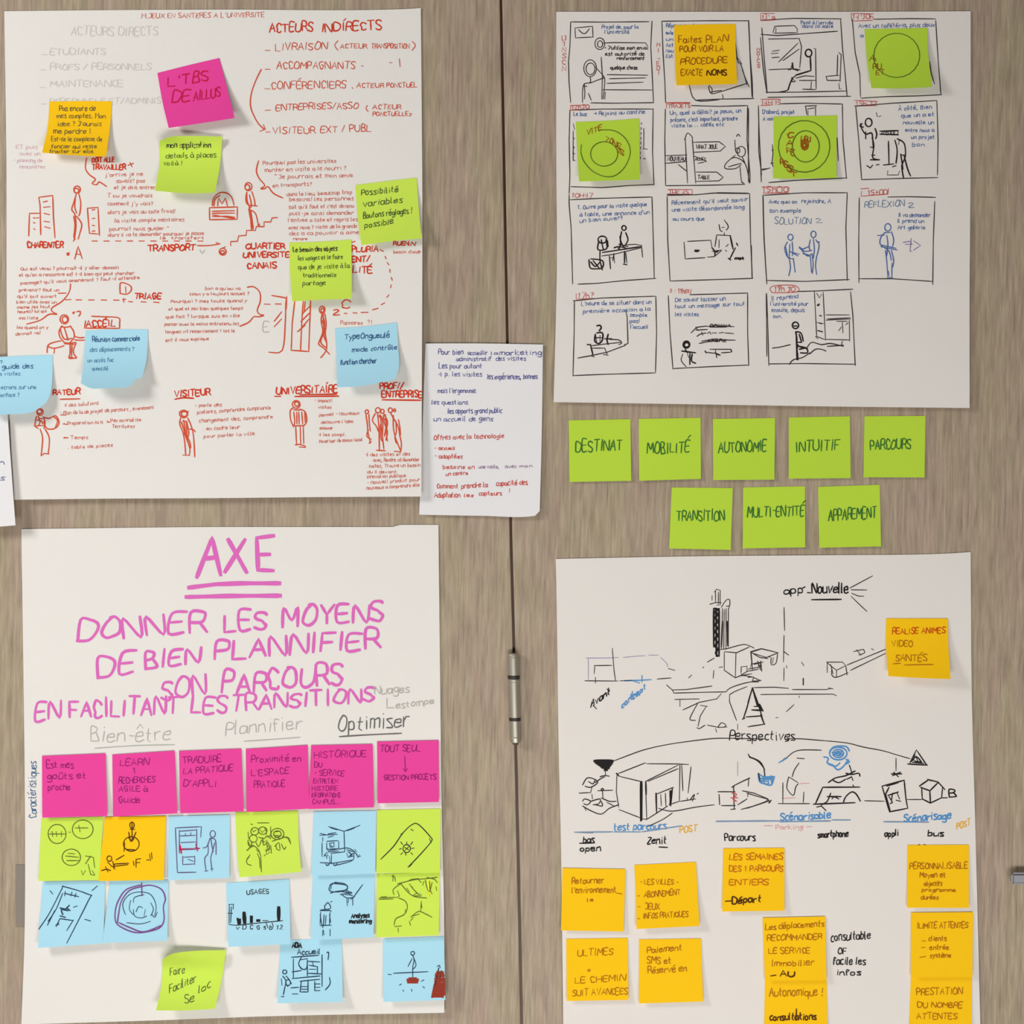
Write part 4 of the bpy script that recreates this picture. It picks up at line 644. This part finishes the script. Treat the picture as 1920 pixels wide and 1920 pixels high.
P('violet_lines','violetline',1.2); L('360,795 520,795 640,790|380,795 380,980|680,790 800,778 870,775|895,770 980,770|~1000,790 1050,840 1060,870')
P('blue_sketch','bluemark2',2); T(665,1225,210,50,'concept',-170); L('680,990 840,985 920,980|840,945 840,1000|760,990 820,1010|760,1080 740,1140|770,1110 720,1150|740,1110 790,1100')
O(1400,1060,K)
P('ink_sketch','inkdark',1.4)
L('320,360 325,560|320,600 315,830|~320,740 345,760 360,770|320,880 318,990|340,860 345,880|470,830 490,860|40,745 130,715 270,750|270,750 170,790 40,750|40,750 50,900|~210,790 210,850 250,840 265,760|230,790 220,840|50,845 120,830|120,820 130,910|100,830 100,880|0,910 100,890|160,790 200,785|~10,960 60,960 50,990 110,990|60,1048 240,1045 360,1055|390,1065 680,1065 730,1055|120,1108 400,1105 740,1105 770,1118|700,1050 740,1060|450,1120 450,1135|340,1255 405,1195|250,1305 270,1305|10,1385 160,1362|885,195 1080,90|895,210 1030,212|900,240 960,265 1005,265|895,265 960,330 1030,395')
L('685,830 820,830 850,860 770,900 730,870 690,835|690,835 690,920|~730,880 730,940 770,960 870,920|850,860 860,940|770,900 770,960|860,855 1190,720|890,900 1190,755|915,740 1000,720|940,725 980,770|~1000,720 1010,750 960,770|1070,715 1090,725|720,850 740,930')
P('bold_ink','inkblack',2.4); L('485,970 485,1025|50,1050 90,1200 140,1250|50,1050 10,1180|110,1190 140,1250|50,1240 140,1245|120,1280 150,1360|555,295 810,292'); T(320,245,165,60,'app',-6,lw=2); L('520,235 548,235|480,195 500,185'); T(560,240,310,85,'Nouvelle',0,lw=2.4)
P('title_ink','inkblack',1.8); O(1020,1060,K); T(1590,1500,560,80,'Perspectives',-6,lw=1.8); O(1400,1060,K)
L('~350,1480 360,1500 330,1510')
O(1020,1380,K)
P('ink_sketch','inkdark',1.5)
L('~595,215 700,175 860,118 1050,75 1250,45 1450,22 1600,20|~1600,20 1900,25')
L('630,325 870,230|880,238 1150,240 1240,245|640,345 830,390|870,390 1150,250|890,390 1150,280|625,330 620,480 640,610|640,630 820,700|1165,240 1160,560|1260,265 1235,490|1180,245 1190,470|870,395 880,710|830,710 880,715 960,665 1060,600|960,500 1110,440|965,500 965,660|1000,500 1005,600|1040,490 1045,600|1070,590 1160,560|~980,620 1100,645 1300,610 1460,590|1170,560 1300,540|1225,530 1230,545|~1250,550 1290,500 1270,560|1310,500 1325,490|~880,780 1010,720 1100,660')
P('bold_ink','inkblack',2.6); L('828,390 828,730|838,390 838,725|872,390 875,500|1080,470 1085,600|1100,450 1085,600|1090,470 1080,590|620,320 640,340|960,490 965,660')
P('bold_ink','inkblack',6.5); L('430,215 590,215|450,235 580,235|480,255 565,255|500,270 555,275|520,290 540,290|440,225 585,225|465,245 572,245|490,262 558,265'); P('ink_sketch','inkdark',1.7); L('525,300 528,340|~480,350 520,340 560,345|~330,420 370,360 430,370 460,400 400,440 350,430|~380,390 420,410 440,370|~440,400 480,370 520,350|300,490 400,485 410,440|410,500 415,540|460,470 590,465|500,460 505,530|~330,560 350,540 400,560 370,590 340,580|~400,560 480,540 470,580 420,590|~330,600 400,640 490,670 560,620 640,590|~490,530 560,560 620,560|~440,590 500,600 490,560|350,620 360,640|540,570 600,600'); C('500,460,10,10')
L('1490,478 1640,478|1500,500 1505,590|1520,597 1640,597|~1620,430 1700,390 1765,360|1625,430 1630,630|1755,370 1750,430|1700,470 1800,490 1920,540|1750,490 1745,520|1660,590 1740,540|1690,630 1800,600 1920,560|1600,630 1640,625'); P('bold_ink','inkblack',2.2); L('1750,155 1765,185|~1760,180 1850,220 1890,290|1610,440 1630,430|1840,320 1850,390 1880,410'); 
P('gray_line','gray',1.5); L('1660,220 1660,340'); P('red_ink','redm',2); L('~1610,490 1650,500 1620,540 1650,560|1600,530 1660,530')
P('blue_sketch','bluemark2',2); T(600,810,450,60,'test parcours',-14); P('blue_line','steelblue',2.0); L('260,825 590,822|600,822 830,822|840,822 1180,770'); P('blue_line','steelblue',2.4); L('1475,732 1920,728')
P('blue_sketch','bluemark2',2.6); L('~1850,370 1880,360 1920,370|1860,390 1920,390|1880,410 1920,410')
P('amber_writing','amberink',1.8); T(1165,830,145,50,'POST',-16)
P('ink_writing','inkblack',2); T(335,915,95,55,'bas'); T(310,985,175,48,'open'); L('305,920 420,918|265,825 420,828'); T(885,925,165,58,'Zenit',-6); L('985,952 1060,955'); T(1550,895,260,58,'Parcours')
O(1400,1380,K)
P('ink_sketch','inkdark',1.5)
L('360,22 480,25 600,35 680,42|~680,42 860,60 1000,95 1160,125 1280,160 1400,195|~20,175 100,220 150,280|~330,200 400,140 480,120 640,122|~0,490 100,520 180,550 60,600 0,620|~360,350 345,420 350,460 400,510 420,440 440,410|360,350 440,400|~390,350 410,290 450,230|430,190 495,195|270,580 540,580|1010,555 1180,560|1375,545 1500,545|310,400 310,580|490,480 485,570|1280,190 1280,300')
P('bold_ink','inkblack',2.2); L('650,440 970,438|650,445 590,580|570,585 930,572|~830,565 850,520 900,480 940,500 975,560|~640,590 690,560 720,490|690,520 810,520|730,540 750,520 790,540|~700,400 760,360 850,340 930,300|~740,380 790,400 850,370|880,250 900,310|~850,320 900,330 960,320 970,345|860,370 900,350 910,380|600,610 640,600 680,640|1160,430 1350,380 1365,540 1380,620 1225,650 1160,430|1200,430 1300,400|1220,440 1190,500 1230,640|1480,430 1560,375 1640,395 1700,460|1490,440 1570,470 1640,400|1500,440 1505,540|1570,470 1575,575|1505,540 1575,575 1670,530|1680,440 1670,530|1670,530 1720,530|1210,510 1300,480|1250,490 1240,560|1220,520 1250,570|1290,490 1310,540|1280,550 1320,560|1230,580 1250,570|1550,370 1580,385|910,420 920,440|180,540 200,570|190,575 210,550')
L('1380,240 1550,250|1400,230 1455,120 1540,245|~1410,220 1450,180 1480,200 1500,230|1430,210 1440,160|1450,170 1470,230|1250,340 1320,310|1260,310 1300,350|1240,325 1330,325|20,170 30,180|1420,225 1520,235|1440,215 1500,225'); T(1735,520,60,60,'B'); T(610,870,260,52,'smartphone',-10); T(1185,865,115,50,'appli',-14); T(1555,855,130,46,'bus')
P('blue_sketch','bluemark2',2.4); C('785,150,75,55|785,150,45,35|785,150,25,18'); L('~710,150 720,120 760,90 850,90 880,130|~660,180 700,190 690,230 740,250|~740,250 780,290 830,260 870,200|~700,240 760,260 800,230|~850,200 880,220 850,240|730,140 830,160|740,165 820,130|275,230 300,215|~330,190 310,210 290,220|~100,320 110,390 150,410 210,420 235,350|120,340 220,380|130,380 230,360|140,350 150,400|180,350 190,410|210,340 215,420|~110,330 150,350 240,350'); T(290,725,430,60,'Scénarisable',-20); T(1350,735,400,62,'Scénarisage',-26); P('blue_line','steelblue',2.2); L('0,730 280,728|280,735 720,728|1175,735 1560,738|730,720 890,720')
P('ink_sketch','inkdark',2.4); L('100,320 115,385|150,290 155,340')
P('red_writing','redpale',1.2); T(250,800,230,40,'Parking'); L('150,770 220,770|510,780 560,775|440,410 540,405|300,535 420,530'); P('amber_writing','amberink',1.8); T(1800,800,115,50,'POST',-40)
O(1340,1600,6)
P('ink_writing','inkdark',2); T(1310,990,440,90,'consultable',-30); T(1390,1130,90,60,'OF'); T(1330,1250,365,80,'facile les'); T(1370,1370,270,62,'infos')
def am(lab, edges, lift=0.004, up=0.0004, **k): return note('amber', lab, edges, lift, on=M, up=up, **k)
O(1400,1060,K)
n = am('amber note alone at the right above the service map, underlined last word', '1195,455 1450,455 1725,455|1725,455 1730,700 1748,975|1748,975 1480,965 1215,950|1195,455 1195,700 1215,950', 0.013)
P('red_writing','rednote2',1.6); T(1250,590,450,48,'REALISE ANIMES',-10); P('handwriting','brownpen',1.5); T(1245,695,175,50,'VIDEO'); T(1275,820,270,52,'SANTÉS'); L('1255,845 1320,840|1350,855 1600,850')
O(1020,1560,5.3333)
n = am('amber note furthest left in the upper row under the service map, two lines', '185,360 815,372|815,372 795,995|795,995 170,985|185,360 170,985', up=0.001, lift=0.003)
P('handwriting','brownpen',1.6); T(280,520,320,60,'Retourner',-12); T(280,610,440,60,'l\'environnement',-4); T(435,695,60,36,'le'); L('720,610 780,620')
n = am('amber note with a four item list, second in the upper row under the service map', '903,330 1520,300|1520,300 1530,500 1555,940|1555,940 925,970|903,330 920,700 925,970', 0.007)
P('handwriting','brownpen',1.5); T(960,525,380,50,'- LES VILLES -'); T(1000,655,360,54,'ABONNEMENT',-30); T(1015,775,140,60,'JEUX'); T(990,865,450,52,'INFOS PRATIQUES',-20); L('935,640 955,638|940,750 960,748|935,865 955,870')
n = am('amber note near the bottom left of the service map with a faded centre', '222,1070 838,1060|838,1060 845,1680|845,1680 228,1690|222,1070 228,1690')
P('handwriting','brownpen',1.5); T(335,1245,350,64,'ULTIMES',-20); T(435,1395,30,30,'o'); T(310,1515,500,62,'LE CHEMIN',-30); T(285,1640,550,62,'SUIT AVANCEES',-20)
n = am('amber note with three slanted lines, second from the left near the bottom', '950,1075 1570,1065|1570,1065 1592,1695|1592,1695 950,1715|950,1075 950,1715', 0.005)
P('handwriting','brownpen',1.6); T(1030,1210,350,60,'Paiement',-30); T(1030,1315,240,60,'SMS et'); T(1040,1415,385,60,'Réservé en',-24)
O(1340,1600,6)
n = am('amber note with bold last word under the word in the middle of the service map', '95,-55 785,-62|785,-62 785,645|785,645 85,655|95,-55 85,655', 0.005)
P('handwriting','orangebrown',1.8); T(165,75,600,62,'LES SEMAINES',-10); T(165,205,600,62,'DES 1 PARCOURS',-6); T(165,355,440,60,'ENTIERS'); P('bold_handwriting','umber',2.6); T(200,565,320,70,'Départ',-20); L('120,540 200,535')
n = am('amber note with five lines, upper of the overlapping pair in the middle', '540,725 1245,710|1245,710 1258,1425|1258,1425 565,1435|540,725 565,1435', 0.004, up=0.0012)
P('handwriting','brownpen',1.6); T(570,860,660,64,'Les déplacements',-40); T(590,985,610,62,'RECOMMANDER',-20); T(610,1125,460,64,'LE SERVICE'); T(640,1270,480,66,'Immobilier',-10); P('bold_handwriting','umber',2.6); T(735,1385,160,60,'AU'); L('630,1380 690,1370')
n = am('amber note cut by the bottom edge, lower of the overlapping pair in the middle', '565,1425 1260,1420|1260,1420 1270,2120|1270,2120 555,2120|565,1425 555,2120', 0.003, up=0.0)
P('handwriting','brownpen',1.7); T(615,1610,600,90,'Autonomique !',-10); P('bold_handwriting','umber',2.4); T(620,1880,520,70,'consultations',-10); L('920,1750 915,1870')
O(1600,1540,5.053)
n = am('amber note on the right under the word bus, small list in its lower half', '512,225 1095,222|1095,222 1095,820|1095,820 508,818|512,225 508,818', 0.005)
P('handwriting','brownpen',1.6); T(535,450,545,56,'PERSONNALISABLE',-4); T(630,530,245,46,'Moyen et'); T(670,610,170,44,'objectifs'); T(650,665,320,32,'programme'); T(640,740,165,40,'durées'); L('615,225 630,222|665,222 685,224')
n = am('amber note with a three item list, upper of the overlapping pair at bottom right', '545,865 1135,860|1135,860 1128,1475|1128,1475 545,1478|545,865 545,1478', 0.004, up=0.0012)
P('handwriting','brownpen',1.6); T(605,1015,480,54,'ILIMITE ATTENTES',-8); T(715,1130,165,46,'clients'); T(725,1215,180,42,'entrée'); T(725,1290,200,44,'système'); L('650,1135 685,1132|645,1198 680,1194|630,1290 685,1280')
n = am('amber note cut by the bottom edge, lower of the overlapping pair at bottom right', '545,1470 1125,1465|1125,1465 1118,2070|1118,2070 525,2070|545,1470 525,2070', 0.003, up=0.0)
P('handwriting','brownpen',1.6); T(600,1645,430,58,'PRESTATION',-6); T(610,1765,420,50,'DU NOMBRE'); T(600,1870,380,54,'ATTENTES')

# ---------------------------------------------------------------- eight green notes straight on the door
def gn(lab, edges, word, wx, wy, ww, wh, dy): 
    note('green', lab, edges, 0.003, on=None, up=0.0)
    P('handwriting','bottle',2.0); T(wx, wy, ww, wh, word, dy)
O(1020,740,K)
g='eight green word notes in two rows on the right door'
gn('green note reading DESTINAT, left end of the upper row', '212,220 740,210|740,210 748,738|748,738 218,748|212,220 218,748','DESTINAT',272,490,395,95,-14)
gn('green note reading MOBILITÉ, second in the upper row', '812,208 1342,198|1342,198 1345,722|1345,722 815,738|812,208 815,738','MOBILITÉ',885,505,360,90,-12)
gn('green note reading AUTONOMIE, third in the upper row', '1448,208 1980,200|1980,200 1975,728|1975,728 1450,732|1448,208 1450,732','AUTONOMIE',1495,500,410,90,-18)
gn('green note reading TRANSITION, left end of the lower row', '1095,795 1618,800|1618,800 1600,1330|1600,1330 1072,1318|1095,795 1072,1318','TRANSITION',1135,1078,410,85,0)
O(1400,740,K)
gn('green note reading INTUITIF, fourth in the upper row', '362,195 885,185|885,185 892,715|892,715 360,720|362,195 360,720','INTUITIF',420,490,370,90,-18)
gn('green note reading PARCOURS, right end of the upper row', '1010,185 1532,182|1532,182 1525,710|1525,710 1000,708|1010,185 1000,708','PARCOURS',1060,472,345,85,-14)
gn('green note reading MULTI-ENTITÉ, middle of the lower row', '-30,795 500,785|500,785 502,1308|502,1308 -35,1318|-30,795 -35,1318','MULTI-ENTITÉ',5,1050,485,85,-16)
gn('green note reading APPAREMENT, right end of the lower row', '612,790 1140,772|1140,772 1152,1300|1152,1300 622,1312|612,790 622,1312','APPAREMENT',700,1080,410,90,-24)

# ---------------------------------------------------------------- white cards
O(0,0,1)
s = sheet('paper_card', 'narrow white paper card with blue and red notes across the door gap', 'card',
      '798,644 900,644 1018,646|1018,646 1016,800 1012,958|1012,958 1010,965 1004,967 900,967 786,965|798,644 790,850 786,965',
      lift=pl(0.0030, 0.002, 0.002), paper='card', on=None, grid=16)
O(670,640,5.3333)
P('blue_writing','bluecard',1.3)
T(810,130,250,48,'Pour bien'); T(1105,135,195,40,'accueillir'); T(1340,135,60,32,'la'); T(1420,135,420,48,'marketing'); T(990,195,350,40,'administratif'); T(1385,195,300,44,'des visites',-4); T(815,268,80,56,'Les'); T(925,270,320,46,'pour autant'); T(815,350,430,44,'4 p. les visites'); T(1300,378,500,48,'les expériences, bonnes',-4)
T(805,515,380,46,'mais l\'ergonomie'); T(745,630,360,42,'les questions'); T(905,720,540,48,'les apports grand public',-6); T(765,800,590,46,'un accueil de gens',-6)
P('red_writing','redcard',1.4)
T(765,985,700,46,'Offres avec la technologie',-20); T(770,1085,205,34,'- accueil'); T(770,1170,280,40,'- adaptées'); T(855,1275,315,38,'besoins on'); T(885,1345,220,36,'un centre',-12); T(795,1470,210,44,'Comment'); T(1040,1470,260,48,'prendre la',-16); T(1390,1445,310,50,'capacité des',-14); T(770,1560,260,48,'Adaptation'); T(1070,1555,90,32,'les'); T(1215,1540,230,40,'capteurs'); T(1510,1510,20,40,'!')
P('violet_writing','plum2',1.2); T(1215,1270,200,36,'une visite,'); T(1480,1265,110,34,'avec'); T(1620,1260,130,28,'mon')
O(0,0,1)
s = sheet('paper_card', 'white paper card cut by the left edge, hanging below the blue note', 'card',
      '-60,772 14,774|14,774 20,860 29,985|29,985 -10,988 -60,990|-60,772 -60,990', lift=pl(0.006,0.002,0.0), paper='card', on=J, grid=10)
P('blue_writing','bluecard',1.4); T(-30,871,38,8,'mon'); T(-30,900,39,8,'des')
# ---------------------------------------------------------------- every word, paragraph or drawing becomes a part of its sheet
def clusters(st, gap):
    par = list(range(len(st)))
    def fd(i):
        while par[i] != i: par[i] = par[par[i]]; i = par[i]
        return i
    def near(i, j, g):
        a, b = st[i][2], st[j][2]
        if a[0]-g > b[2] or b[0]-g > a[2] or a[1]-g > b[3] or b[1]-g > a[3]: return False
        return any(abs(p[0]-q[0]) < g and abs(p[1]-q[1]) < g for p in st[i][3] for q in st[j][3])
    for i in range(len(st)):
        for j in range(i):
            if fd(i) != fd(j) and near(i, j, gap): par[fd(i)] = fd(j)
    gr = {}
    for i in range(len(st)): gr.setdefault(fd(i), []).append(i)
    big = [g for g in gr.values() if len(g) > 2 or sum(max(st[k][2][2]-st[k][2][0], st[k][2][3]-st[k][2][1]) for k in g) > 45]
    small = [g for g in gr.values() if g not in big]
    if not big: return small
    cen = lambda k: ((st[k][2][0]+st[k][2][2])/2, (st[k][2][1]+st[k][2][3])/2)
    out = [list(g) for g in big]
    for g in small:
        c = cen(g[0]); dd = [min(math.dist(c, p) for k in b for p in st[k][3]) for b in big]; best = dd.index(min(dd))
        if dd[best] < 45: out[best] += g
        else: out.append(g)
    return out
for s_ in ALLSHEETS:
    for (name, ink), st in s_.parts.items():
        gap = {'title_writing': 30, 'heading': 40, 'frame_lines': 8}.get(name, 15)
        for g in clusters(st, gap):
            V, F = [], []
            for k in g: b = len(V); V += st[k][0]; F += [tuple(b+v for v in f) for f in st[k][1]]
            obj(name, V, F, inkmat(ink), s_.o)
